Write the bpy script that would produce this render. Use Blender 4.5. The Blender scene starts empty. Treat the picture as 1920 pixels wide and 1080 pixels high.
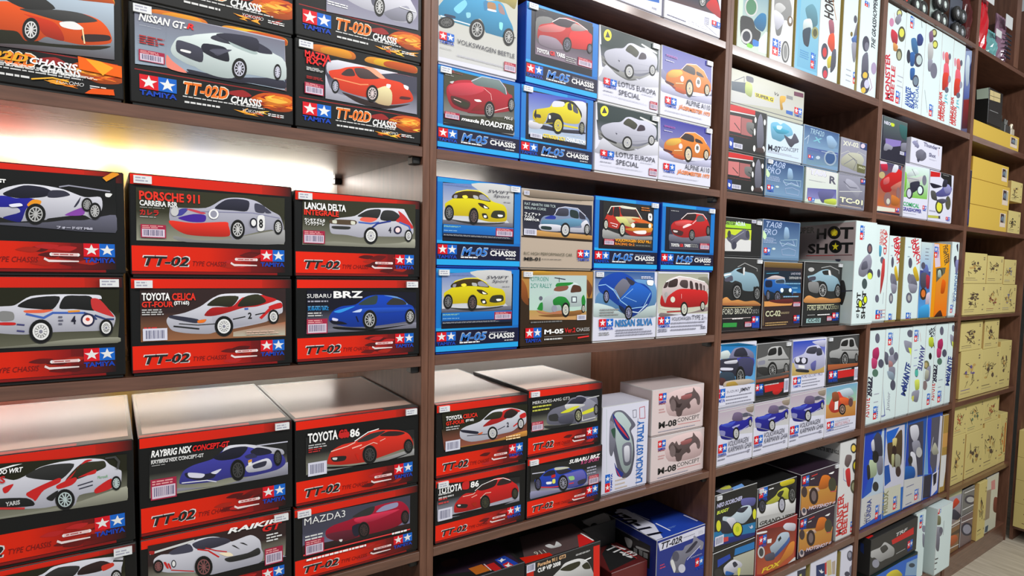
import bpy, math, random
from mathutils import Matrix, Vector
D = bpy.data
C = bpy.context.scene.collection
# ---------------------------------------------------------------- camera, world, lights, exposure
EYE = 1.638
cam = D.objects.new('camera', D.cameras.new('camera')); C.objects.link(cam)
cam.data.sensor_width = 36.0
cam.data.lens = 1177.39 / 1920 * 36.0
cam.data.shift_x = (960 - 1245.95) / 1920
cam.data.shift_y = (571.14 - 540) / 1920
cam.data.clip_start = 0.05
yaw, pitch, roll = 0.725242, -0.066952, 0.033512
fw = Vector((math.sin(yaw)*math.cos(pitch), math.cos(yaw)*math.cos(pitch), math.sin(pitch)))
rt = Vector((math.cos(yaw), -math.sin(yaw), 0)); up = rt.cross(fw)
r2 = rt*math.cos(roll) + up*math.sin(roll); u2 = -rt*math.sin(roll) + up*math.cos(roll)
m = Matrix((r2, u2, -fw)).transposed().to_4x4(); m.translation = (0, 0, EYE)
cam.matrix_world = m
bpy.context.scene.camera = cam
vs = bpy.context.scene.view_settings
vs.view_transform = 'Standard'; vs.look = 'None'; vs.gamma = 1.0; vs.use_curve_mapping = False
vs.exposure = 0.0
world = D.worlds.new('world'); bpy.context.scene.world = world; world.use_nodes = True
bg = world.node_tree.nodes['Background']; bg.inputs[0].default_value = (0.88, 0.96, 1.0, 1); bg.inputs[1].default_value = 0.30
def area(name, loc, rot, sx, sy, power, col):
    l = D.lights.new(name, 'AREA'); l.shape = 'RECTANGLE'; l.size = sx; l.size_y = sy; l.energy = power; l.color = col
    o = D.objects.new(name, l); C.objects.link(o); o.location = loc; o.rotation_euler = rot; return o
# ceiling tubes of the aisle, in front of the shelving
area('ceiling_tube_light', (-0.3, -0.1, 3.1), (math.radians(28), 0, 0), 1.5, 0.25, 30, (1, .97, .92))
area('ceiling_tube_light', (1.6, -0.3, 3.1), (math.radians(28), 0, 0), 1.5, 0.25, 33, (1, .98, .96))
area('ceiling_tube_light', (3.4, -0.5, 3.1), (math.radians(28), 0, 0), 1.5, 0.25, 46, (.97, .99, 1))

# ---------------------------------------------------------------- materials
def lin(c):
    return tuple((x/12.92 if x <= .04045 else ((x+.055)/1.055)**2.4) for x in c)
_hc = {}
def hexc(h):
    if h not in _hc: _hc[h] = lin(tuple(int(ch, 16)/15 for ch in h)) + (1.0,)
    return _hc[h]
def mat(name, col, rough=.5, coat=0, emit=None, spec=.5):
    ma = D.materials.new(name); ma.use_nodes = True
    b = ma.node_tree.nodes['Principled BSDF']
    b.inputs['Base Color'].default_value = tuple(col) + (1,) if len(col) == 3 else col
    b.inputs['Roughness'].default_value = rough; b.inputs['Coat Weight'].default_value = coat
    b.inputs['Coat Roughness'].default_value = .16
    b.inputs['Specular IOR Level'].default_value = spec
    if emit:
        b.inputs['Emission Color'].default_value = tuple(col) + (1,); b.inputs['Emission Strength'].default_value = emit
    return ma
def noise_mix(ma, c1, c2, scale, stretch=(1, 1, 1), detail=4, bump=0):
    nt = ma.node_tree; b = nt.nodes['Principled BSDF']
    tc = nt.nodes.new('ShaderNodeTexCoord'); mp = nt.nodes.new('ShaderNodeMapping'); mp.inputs['Scale'].default_value = stretch
    nz = nt.nodes.new('ShaderNodeTexNoise'); nz.inputs['Scale'].default_value = scale; nz.inputs['Detail'].default_value = detail
    rp = nt.nodes.new('ShaderNodeValToRGB'); rp.color_ramp.elements[0].color = tuple(c1)+(1,); rp.color_ramp.elements[1].color = tuple(c2)+(1,)
    rp.color_ramp.elements[0].position = .32; rp.color_ramp.elements[1].position = .68
    nt.links.new(tc.outputs['Object'], mp.inputs[0]); nt.links.new(mp.outputs[0], nz.inputs['Vector'])
    nt.links.new(nz.outputs['Fac'], rp.inputs[0]); nt.links.new(rp.outputs[0], b.inputs['Base Color'])
    if bump:
        bp = nt.nodes.new('ShaderNodeBump'); bp.inputs['Strength'].default_value = bump; bp.inputs['Distance'].default_value = .002
        nt.links.new(nz.outputs['Fac'], bp.inputs['Height']); nt.links.new(bp.outputs[0], b.inputs['Normal'])
def print_mat(name, rough, coat, ior):
    ma = mat(name, (.5, .5, .5), rough, coat); nt = ma.node_tree
    at = nt.nodes.new('ShaderNodeAttribute'); at.attribute_name = 'Col'
    nt.links.new(at.outputs['Color'], nt.nodes['Principled BSDF'].inputs['Base Color'])
    nt.nodes['Principled BSDF'].inputs['Coat IOR'].default_value = ior
    return ma
M_PRINT = print_mat('glossy_printed_card', .4, .14, 1.5); M_PRINT.node_tree.nodes['Principled BSDF'].inputs['Specular IOR Level'].default_value = .35
M_KRAFT = print_mat('kraft_card', .85, 0, 1.5)
M_WOOD = mat('brown_wood_laminate', (.1, .06, .04), .42, 1.0); M_WOOD.node_tree.nodes['Principled BSDF'].inputs['Coat Roughness'].default_value = .13
noise_mix(M_WOOD, lin((.36, .235, .18)), lin((.45, .30, .235)), 9, (1, 6, 12), 5, .05)
M_WOODV = mat('brown_wood_laminate_upright', (.1, .06, .04), .42)
noise_mix(M_WOODV, lin((.38, .25, .19)), lin((.47, .32, .25)), 9, (12, 6, 1), 5, .05)
M_BACK = mat('white_back_panel', (.8, .78, .76), .3)
M_BLACK = mat('black_plastic', (.02, .02, .02), .4)
M_LED = mat('led_diffuser', (1, .93, .86), .5, emit=16)
M_STICK = mat('white_sticker', (.82, .83, .84), .5)
M_FLOOR = mat('vinyl_floor', (.5, .48, .42), .45)
noise_mix(M_FLOOR, lin((.66, .62, .55)), lin((.78, .74, .67)), 3, (14, 1, 1), 6)
M_WALL = mat('painted_wall', (.6, .62, .6), .8)
def band_back():
    nt = M_BACK.node_tree; b = nt.nodes['Principled BSDF']
    g = nt.nodes.new('ShaderNodeNewGeometry'); s = nt.nodes.new('ShaderNodeSeparateXYZ')
    mr = nt.nodes.new('ShaderNodeMapRange'); mr.inputs['From Min'].default_value = -.3; mr.inputs['From Max'].default_value = .7
    rp = nt.nodes.new('ShaderNodeValToRGB'); cr = rp.color_ramp; cr.interpolation = 'B_SPLINE'
    st = [(-.3, (.93, .55, .48)), (-.16, (.93, .58, .5)), (-.10, (.9, .8, .76)), (-.03, (.88, .8, .74)), (.0, (.93, .77, .42)), (.035, (.95, .8, .45)),
          (.06, (.88, .8, .7)), (.09, (.92, .8, .55)), (.13, (.88, .83, .74)), (.17, (.78, .8, .83)), (.2, (.76, .79, .84)), (.25, (.88, .88, .84)), (.32, (.84, .85, .83)), (.38, (.9, .89, .83)), (.5, (.87, .87, .85)), (.69, (.85, .85, .84))]
    while len(cr.elements) < len(st): cr.elements.new(.5)
    for e, (x, c) in zip(cr.elements, st): e.position = x + .3; e.color = lin(c) + (1,)
    nt.links.new(g.outputs['Position'], s.inputs[0]); nt.links.new(s.outputs['X'], mr.inputs['Value'])
    nt.links.new(mr.outputs[0], rp.inputs[0]); nt.links.new(rp.outputs[0], b.inputs['Base Color'])
band_back()

# ---------------------------------------------------------------- mesh helpers
class MB:
    def __init__(s): s.v = []; s.f = []; s.c = []
    def face(s, pts, cols):
        n = len(s.v); s.v += [tuple(p) for p in pts]; s.f.append(tuple(range(n, n+len(pts))))
        s.c += cols if isinstance(cols, list) else [cols]*len(pts)
    def box(s, x0, x1, y0, y1, z0, z1, col=(.5, .5, .5, 1), ch=0.0, cols=None):
        """chamfered box; cols = dict of face colours by side"""
        cols = cols or {}
        e = ch
        q = lambda *p: [Vector(a) for a in p]
        F = {'front': q((x0+e, y0, z0+e), (x1-e, y0, z0+e), (x1-e, y0, z1-e), (x0+e, y0, z1-e)),
             'back': q((x1-e, y1, z0+e), (x0+e, y1, z0+e), (x0+e, y1, z1-e), (x1-e, y1, z1-e)),
             'left': q((x0, y1-e, z0+e), (x0, y0+e, z0+e), (x0, y0+e, z1-e), (x0, y1-e, z1-e)),
             'right': q((x1, y0+e, z0+e), (x1, y1-e, z0+e), (x1, y1-e, z1-e), (x1, y0+e, z1-e)),
             'top': q((x0+e, y0+e, z1), (x1-e, y0+e, z1), (x1-e, y1-e, z1), (x0+e, y1-e, z1)),
             'bottom': q((x0+e, y1-e, z0), (x1-e, y1-e, z0), (x1-e, y0+e, z0), (x0+e, y0+e, z0))}
        for k, p in F.items(): s.face(p, cols.get(k, col))
        if e:
            ec = cols.get('edge', col)
            f, b, l, r, t, d = (F[k] for k in ('front', 'back', 'left', 'right', 'top', 'bottom'))
            for qd in ((f[3], f[2], t[1], t[0]), (d[3], d[2], f[1], f[0]), (l[1], f[0], f[3], l[2]), (f[1], r[0], r[3], f[2]),
                       (t[0], t[3], l[3], l[2]), (t[2], t[1], r[3], r[2]), (b[2], b[3], t[2], t[3]), (r[1], b[0], b[3], r[2]),
                       (b[1], l[0], l[3], b[2]), (d[0], d[3], l[1], l[0]), (d[2], d[1], r[1], r[0]), (b[0], b[1], d[0], d[1])):
                s.face(qd, ec)
            for tr in ((f[3], t[0], l[2]), (f[2], r[3], t[1]), (f[0], l[1], d[3]), (f[1], d[2], r[0]), (b[3], t[3], l[3]), (b[2], r[2], t[2]), (b[1], d[0], l[0]), (b[0], r[1], d[1])):
                s.face(tr, ec)
    def build(s, name, ma, parent=None, loc=None):
        me = D.meshes.new(name); off = Vector(loc) if loc else Vector((0, 0, 0))
        me.from_pydata([tuple(Vector(p)-off) for p in s.v], [], s.f)
        at = me.color_attributes.new('Col', 'FLOAT_COLOR', 'CORNER')
        flat = [x for c in s.c for x in c]
        if len(flat) == len(at.data)*4: at.data.foreach_set('color', flat)
        me.materials.append(ma); me.update()
        o = D.objects.new(name, me); C.objects.link(o)
        o.location = off
        if parent: o.parent = parent; o.location = off - parent.location
        return o
def tag(o, label=None, cat=None, group=None, kind=None):
    if label: o['label'] = label
    if cat: o['category'] = cat
    if group: o['group'] = group
    if kind: o['kind'] = kind
    return o
def empty(name, loc):
    o = D.objects.new(name, None); C.objects.link(o); o.location = loc; o.empty_display_size = .1; return o

# ---------------------------------------------------------------- printed artwork
_tc = {}
def text_mesh(s, style):
    key = (s, style)
    if key in _tc: return _tc[key]
    cu = D.curves.new('t', 'FONT'); cu.body = s; cu.resolution_u = 2
    if 'b' in style: cu.offset = .034
    if 'i' in style: cu.shear = .25
    ob = D.objects.new('t', cu); C.objects.link(ob)
    dg = bpy.context.evaluated_depsgraph_get(); me = D.meshes.new_from_object(ob.evaluated_get(dg))
    vs_ = [(v.co.x, v.co.y) for v in me.vertices]; fs = [tuple(p.vertices) for p in me.polygons]
    D.meshes.remove(me); D.objects.remove(ob); D.curves.remove(cu)
    if not vs_: _tc[key] = ([], []); return _tc[key]
    xs = [v[0] for v in vs_]; x0, x1 = min(xs), max(xs); cap = .69
    vs_ = [((x-x0)/(x1-x0), y/cap) for x, y in vs_]
    _tc[key] = (vs_, fs); return _tc[key]
def clip(poly):
    for ax, lim, sg in ((0, 0, 1), (0, 1, -1), (1, 0, 1), (1, 1, -1)):
        out = []
        for i in range(len(poly)):
            a, b = poly[i-1], poly[i]
            ia, ib = sg*(a[ax]-lim) >= -1e-9, sg*(b[ax]-lim) >= -1e-9
            if ia != ib:
                t = (lim-a[ax])/(b[ax]-a[ax]); out.append((a[0]+t*(b[0]-a[0]), a[1]+t*(b[1]-a[1])))
            if ib: out.append(b)
        poly = out
        if len(poly) < 3: return []
    return poly
def smooth(p, n=4):
    out = []; N = len(p)
    for i in range(N):
        a, b, c, d = p[i-1], p[i], p[(i+1) % N], p[(i+2) % N]
        for k in range(n):
            t = k/n; t2 = t*t; t3 = t2*t
            out.append(tuple(.5*(2*b[j]+(c[j]-a[j])*t*.8+(2*a[j]-5*b[j]+4*c[j]-d[j])*t2*.8+(3*b[j]-a[j]-3*c[j]+d[j])*t3*.8) + .1*(-0*b[j]) + 0 for j in (0, 1)) if False else
                       tuple(b[j] + .0 + (c[j]-b[j])*(3*t2-2*t3) + .4*((c[j]-a[j])*(t3-2*t2+t) + (d[j]-b[j])*(t3-t2)) for j in (0, 1)))
    return out
class Face:
    """a printed face of a box: origin, u and v edges, outward normal"""
    def __init__(s, mb, o, u, v, n, rnd):
        s.mb, s.o, s.u, s.v, s.n = mb, Vector(o), Vector(u), Vector(v), Vector(n)
        s.W, s.H = s.u.length, s.v.length; s.z = 0.0; s.r = rnd
    def P(s, p): return s.o + s.u*p[0] + s.v*p[1] + s.n*s.z
    def lift(s): s.z += .00004
    def poly(s, pts, col, col2=None, sm=False):
        if len(pts) < 3: return
        if sm and sm != 'pre': pts = smooth(pts)
        pts = clip(pts)
        if len(pts) < 3: return
        s.lift()
        if sum(pts[i-1][0]*pts[i][1]-pts[i][0]*pts[i-1][1] for i in range(len(pts))) < 0: pts = pts[::-1]
        c = hexc(col) if isinstance(col, str) else col
        if sm and not col2 and s.z and sum(pts[i-1][0]*pts[i][1]-pts[i][0]*pts[i-1][1] for i in range(len(pts))) > .03:
            c2 = tuple(q*.5 for q in c[:3])+(1,); c = tuple(min(q*1.12, .9) for q in c[:3])+(1,); col2 = c2   # airbrushed fall-off of the printed picture
        if col2:
            c2 = hexc(col2) if isinstance(col2, str) else col2
            lo = min(p[1] for p in pts); hi = max(p[1] for p in pts)+1e-9
            cs = [tuple(c2[k]+(c[k]-c2[k])*(p[1]-lo)/(hi-lo) for k in range(4)) for p in pts]
        else: cs = c
        s.mb.face([s.P(p) for p in pts], cs)
    def rect(s, u0, v0, u1, v1, col, col2=None): s.poly([(u0, v0), (u1, v0), (u1, v1), (u0, v1)], col, col2)
    def hgrad(s, u0, v0, u1, v1, cl, cr):
        pts = [(u0, v0), (u1, v0), (u1, v1), (u0, v1)]; s.lift(); a, b = hexc(cl), hexc(cr)
        s.mb.face([s.P(p) for p in pts], [a, b, b, a])
    def ell(s, c, a, b, col, k=1.0, n=22, z=None):
        s.poly([(c[0]+k*(a[0]*math.cos(t)+b[0]*math.sin(t)), c[1]+k*(a[1]*math.cos(t)+b[1]*math.sin(t))) for t in [2*math.pi*i/n for i in range(n)]], col)
    def star(s, cu, cv, r, col):
        pts = []
        for i in range(10):
            t = math.pi/2 + i*math.pi/5; q = r if i % 2 == 0 else r*.4
            pts.append((cu+q*math.cos(t)/s.W, cv+q*math.sin(t)/s.H))
        s.poly(pts, col)
    def line(s, pts, w, col):
        w /= 2
        for i in range(len(pts)-1):
            (x0, y0), (x1, y1) = [(p[0]*s.W, p[1]*s.H) for p in pts[i:i+2]]
            d = math.hypot(x1-x0, y1-y0)
            if d < 1e-6: continue
            nx, ny = -(y1-y0)/d*w, (x1-x0)/d*w; ex, ey = (x1-x0)/d*w*.5, (y1-y0)/d*w*.5
            q = [(x0-ex+nx, y0-ey+ny), (x0-ex-nx, y0-ey-ny), (x1+ex-nx, y1+ey-ny), (x1+ex+nx, y1+ey+ny)]
            s.poly([(a/s.W, b/s.H) for a, b in q], col)
    def text(s, t, h, p0, p1, col, style='n'):
        vs_, fs = text_mesh(t, style)
        if not vs_: return
        s.lift(); x0, y0, x1, y1 = p0[0]*s.W, p0[1]*s.H, p1[0]*s.W, p1[1]*s.H
        dx, dy = x1-x0, y1-y0; L = math.hypot(dx, dy)
        if L < 1e-6: return
        ux, uy = -dy/L*h, dx/L*h; c = hexc(col); n = len(s.mb.v)
        cl = lambda a: min(max(a, 0), 1)
        for x, y in vs_: s.mb.v.append(tuple(s.P((cl((x0+dx*x+ux*y)/s.W), cl((y0+dy*x+uy*y)/s.H)))))
        for f in fs: s.mb.f.append(tuple(i+n for i in f)); s.mb.c += [c]*len(f)
    def greek(s, u0, v0, u1, v1, col, n):
        """lines of print too small to read"""
        n = int(n); a, b = min(v0, v1), max(v0, v1); l, r = min(u0, u1), max(u0, u1)
        pitch = (b-a)/n; c = hexc(col)
        s.lift(); h = min(pitch*.5, .004/s.H)
        for i in range(n):
            y = b-pitch*(i+.75); x = l; end = l+(r-l)*s.r.uniform(.7, 1)
            while x < end:
                w = s.r.uniform(.0035, .012)/s.W; x2 = min(x+w, end)
                q = clip([(x, y), (x2, y), (x2, y+h), (x, y+h)])
                if len(q) > 2: s.mb.face([s.P(p) for p in q], c)
                x = x2 + .0014/s.W
    def logo(s, u0, v0, u1, v1, name=True):
        """two stars, red and blue"""
        mid = (u0+u1)/2; a, b = min(v0, v1), max(v0, v1)
        s.rect(u0, a, mid, b, 'd12'); s.rect(mid, a, u1, b, '16c')
        r = min((u1-u0)*s.W*.25, (b-a)*s.H*.5)*.98
        s.star((u0+mid)/2, (a+b)/2, r, 'eee'); s.star((u1+mid)/2, (a+b)/2, r, 'eee')
        if name:
            h = (b-a)*.34*s.H; s.text('TAMIYA', h, (u0, a-(b-a)*.44), (u1, a-(b-a)*.44), '14b', 'b')
    def vlogo(s, u0, v0, u1, v1):
        l, r = min(u0, u1), max(u0, u1); a, b = min(v0, v1), max(v0, v1); mid = (a+b)/2; r_ = l+(r-l)*.68
        s.rect(l, a, r_, mid, 'd12'); s.rect(l, mid, r_, b, '16c')
        q = min((r_-l)*s.W*.5, (mid-a)*s.H*.5)*.98
        s.star((l+r_)/2, (a+mid)/2, q, 'eee'); s.star((l+r_)/2, (b+mid)/2, q, 'eee')
        s.text('TAMIYA', (r-r_)*s.W*.7, (r, a), (r, b), '14b', 'b')
    def barcode(s, u0, v0, u1, v1, k):
        l, r = min(u0, u1), max(u0, u1); a, b = min(v0, v1), max(v0, v1); w, h = r-l, b-a
        if k == 'r': s.rect(l, a, r, b, 'a24'); s.rect(l+.05*w, a+.06*h, r-.05*w, a+.66*h, 'dcd'); top = .6
        else: s.rect(l, a, r, b, 'dde'); top = .85
        x = l+.12*w; s.lift()
        while x < r-.14*w:
            q = s.r.uniform(.015, .045)*w
            s.mb.face([s.P(p) for p in ((x, a+.16*h), (x+q, a+.16*h), (x+q, a+top*h), (x, a+top*h))], hexc('557')); x += q+s.r.uniform(.02, .05)*w
        if k == 'r': s.greek(l+.06*w, a+.7*h, r-.1*w, a+.95*h, 'eaa', 2)
    def wheel(s, c, a, b, rim, flag):
        s.ell(c, a, b, '222', 1.08); s.ell(c, a, b, '111')
        s.ell(c, a, b, rim, .76)
        if flag == 'w':
            s.ell(c, a, b, '999', .58); s.ell(c, a, b, rim, .54)
            for i in range(12):
                t = i*math.pi/6; s.line([(c[0]+k*(a[0]*math.cos(t)+b[0]*math.sin(t)), c[1]+k*(a[1]*math.cos(t)+b[1]*math.sin(t))) for k in (.3, .52)], .0011, '888')
            s.ell(c, a, b, '889', .16)
        else:
            s.ell(c, a, b, '222', .64)
            for i in range(10):
                t = .2+i*math.pi/5; s.line([(c[0]+k*(a[0]*math.cos(t)+b[0]*math.sin(t)), c[1]+k*(a[1]*math.cos(t)+b[1]*math.sin(t))) for k in (.08, .68)], .0016, rim)
            s.ell(c, a, b, rim, .2)
def flames(f, u0, v0, u1, v1, n, rnd):
    for i in range(n):
        a = rnd.uniform(u0, u1); b = rnd.uniform(v0, v1); L = rnd.uniform(.04, .12); h = rnd.uniform(.01, .03)
        f.poly([(a, b), (a+L*.5, b+h), (a+L, b+h*1.6), (a+L*.6, b+h*.4), (a+L*.9, b-h*.5), (a+L*.4, b-h*.2)], rnd.choice(['f82', 'fa3', 'd51', 'c41', 'fc4', '921']), sm=True)
def template(f, st, rnd):
    t = st[0]
    if t == 'T':
        f.rect(0, 0, 1, 1, '111')
        f.hgrad(0, .9, .8, 1, 'e20', 'c21'); f.hgrad(.8, .9, 1, 1, 'b21', '311')
        f.hgrad(0, .03, .45, .285, 'e20', 'd20'); f.hgrad(.45, .03, .72, .285, 'd20', '811'); f.hgrad(.72, .03, .955, .285, '711', '211')
        f.rect(0, 0, .9, .025, '811')
        for i in range(9):
            a = rnd.uniform(.45, .8); b = rnd.uniform(.06, .24); f.poly([(a, b), (a+.05, b+.03), (a+.12, b+.02), (a+.08, b-.02)], rnd.choice(['a21', '611', '511', 'b22']), sm=True)
        f.text('TT-02', .105*f.H, (.058, .082), (.335, .082), 'ddd', 'bi'); f.text('TT-02', .09*f.H, (.064, .088), (.328, .088), '222', 'bi')
        f.text('TYPE CHASSIS', .05*f.H, (.35, .09), (.56, .09), '711', 'i')
        f.ell((.625, .17), (.011, 0), (0, .016), 'eee'); f.ell((.755, .17), (.011, 0), (0, .016), 'eee')
        f.rect(.625, .155, .755, .185, 'ecc'); f.greek(.635, .16, .745, .18, 'a44', 1)
        f.poly([(.585, .12), (.61, .095), (.76, .10), (.76, .112), (.61, .118), (.59, .14)], 'edd')
        f.logo(.785, .155, .95, .285)
    elif t == 'D':
        f.rect(0, 0, 1, 1, '111')
        f.rect(.02, .325, .98, .335, '922')
        for a, b, c in ((.12, .45, 'd72'), (.2, .42, 'e92'), (.55, .97, 'e92'), (.62, .95, 'fb2'), (.7, .97, 'c51')):
            f.poly([(a, .9), (b-.05, .89), (b, .93), (b-.04, .99), (a+.05, .985), (a-.02, .95)], c, sm=True)
        f.poly([(.7, .2), (.8, .31), (1, .32), (1, .16), (.88, .12), (.78, .17)], 'c51', sm=True)
        f.poly([(.76, .22), (.84, .29), (.95, .3), (1, .26), (.94, .19), (.84, .18)], 'f82', sm=True)
        f.poly([(.8, .24), (.88, .27), (.97, .25), (.9, .215)], 'fb4', sm=True)
        flames(f, .72, .14, .95, .28, 12, rnd); flames(f, .62, .02, .9, .08, 6, rnd)
        f.poly([(.55, .24), (.66, .3), (.72, .25), (.65, .22)], '922', sm=True)
        f.text('TT-02D', .13*f.H, (.295, .155), (.575, .165), 'eed', 'bi'); f.text('TT-02D', .115*f.H, (.3, .162), (.57, .172), 'e72', 'bi')
        f.text('CHASSIS', .075*f.H, (.585, .14), (.79, .145), 'eee', 'bi')
        f.greek(.29, .115, .93, .14, 'ccc', 1); f.greek(.3, .05, .6, .09, 'ddd', 1)
        f.text('YOKOMO', .035*f.H, (.66, .06), (.8, .06), 'ddd', 'i'); f.greek(.83, .05, .95, .09, 'eee', 2)
        f.poly([(.6, .07), (.66, .045), (.72, .05), (.66, .065)], 'fa3')
        f.logo(.045, .14, .255, .285)
    elif t == 'M':
        f.rect(0, 0, 1, 1, '17c'); f.rect(0, .95, .62, 1, '29d'); f.rect(0, 0, 1, .065, '2ae'); f.hgrad(0, .25, 1, .285, '2ae', '16b')
        f.rect(0, .065, 1, .25, '113'); f.rect(.06, .275, .92, .95, '112')
        f.logo(.01, .125, .225, .235)
        f.text('M-05', .1*f.H, (.27, .115), (.6, .115), 'bcd', 'bi'); f.text('M-05', .085*f.H, (.275, .12), (.595, .12), '37c', 'bi')
        f.text('CHASSIS', .062*f.H, (.62, .125), (.95, .125), 'eee', 'b'); f.greek(.63, .19, .95, .215, '889', 1)
        f.greek(.27, .08, .55, .11, 'fff', 1); f.greek(.82, .08, .95, .105, 'ccc', 1)
    elif t == 'W': f.rect(0, 0, 1, 1, 'dde')
    elif t in 'OX':
        c = st.split()[1] if ' ' in st else ('222' if t == 'X' else 'dde')
        f.rect(0, 0, 1, 1, c)
def sketch(f, key, rnd):
    """brown line drawings printed on kraft board"""
    pal = {'E14': '843', 'E22': '658', 'E30': 'a53', 'E32': '953', 'E12': '778', 'E15': '778', 'E31': '675', 'E36': 'b62', 'E5': '543', 'E6': '332'}
    c = pal.get(key, '543')
    f.rect(.06, .16, .5, .175, c); f.greek(.06, .08, .6, .13, '986', 1)
    for i in range(11):
        a = rnd.uniform(.25, .65); b = rnd.uniform(.34, .68); w = rnd.uniform(.02, .09); h = rnd.uniform(.015, .06)
        f.poly([(a-w, b), (a-w*.3, b+h), (a+w*.7, b+h*.7), (a+w, b-h*.4), (a+w*.1, b-h)], c if rnd.random() < .6 else 'b95', sm=True)
    for i in range(7):
        a = rnd.uniform(.2, .7); b = rnd.uniform(.3, .75); f.line([(a, b), (a+rnd.uniform(-.2, .2), b+rnd.uniform(-.15, .15)), (a+rnd.uniform(-.15, .15), b-.1)], .0025, '432')
    for b in (.86, .8, .3, .14): f.rect(.84, b, .9, b+.03, '765')
    if key == 'E36': f.rect(.72, .2, .86, .8, 'b62')
def run_art(faces, src, rnd, panel_clip=False):
    f = faces['front']; pc = None
    def lim(p):
        return p if not pc or f is not faces['front'] else [(min(max(q[0], pc[0]), pc[1]), min(max(q[1], pc[2]), pc[3])) for q in p]
    for op in ARTS[src]:
        t = op.split(' '); o = t[0]
        uvp = lambda l: [(int(l[i])/1000, int(l[i+1])/1000) for i in range(0, len(l)-1, 2)]
        if o == 'F': f = faces[t[1]]
        elif o in 'PS':
            p = uvp(t[2:]); f.poly(lim(smooth(p)) if o == 'S' and pc else p, t[1], sm='pre' if o == 'S' and pc else o == 'S')
        elif o == 'G':
            p = uvp(t[3:]); c = hexc(t[1])
            if panel_clip and not pc: pc = (min(q[0] for q in p), max(q[0] for q in p), min(q[1] for q in p), max(q[1] for q in p))
            elif pc: pc = (min(pc[0], min(q[0] for q in p)), max(pc[1], max(q[0] for q in p)), min(pc[2], min(q[1] for q in p)), max(pc[3], max(q[1] for q in p)))
            if max(c[:3]) < .12 and len(t) > 7:            # studio backdrop: dark above, lighter floor
                f.poly(p, t[1]); lo = min(q[1] for q in p); md = lo+.55*(max(q[1] for q in p)-lo)
                f.poly([(q[0], min(q[1], md)) for q in p], t[1], t[2])
            else: f.poly(p, t[1], t[2])
        elif o == 'L': f.line(uvp(t[3:]), int(t[2])/10000, t[1])
        elif o in 'WE':
            c, a, b = uvp(t[1:7])
            if o == 'W': f.wheel(c, a, b, t[7], t[8] if len(t) > 8 else '')
            else: f.ell(c, a, b, t[7])
        elif o == 'T': p, q = uvp(t[4:8]); f.text(t[3].replace('&', ' '), int(t[2])/10000, p, q, t[1], t[8])
        elif o in 'Kk':
            (a, b), (c, d) = uvp(t[1:5]); (f.logo if o == 'K' else f.vlogo)(min(a, c), b, max(a, c), d)
        elif o == '*': (a, b), = uvp(t[2:4]); f.star(a, b, int(t[4])/10000, t[1])
        elif o == 'N': (a, b), (c, d) = uvp(t[1:5]); f.barcode(a, b, c, d, t[5])
        elif o == 't': (a, b), (c, d) = uvp(t[2:6]); f.greek(a, b, c, d, t[1], t[6])

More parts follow.
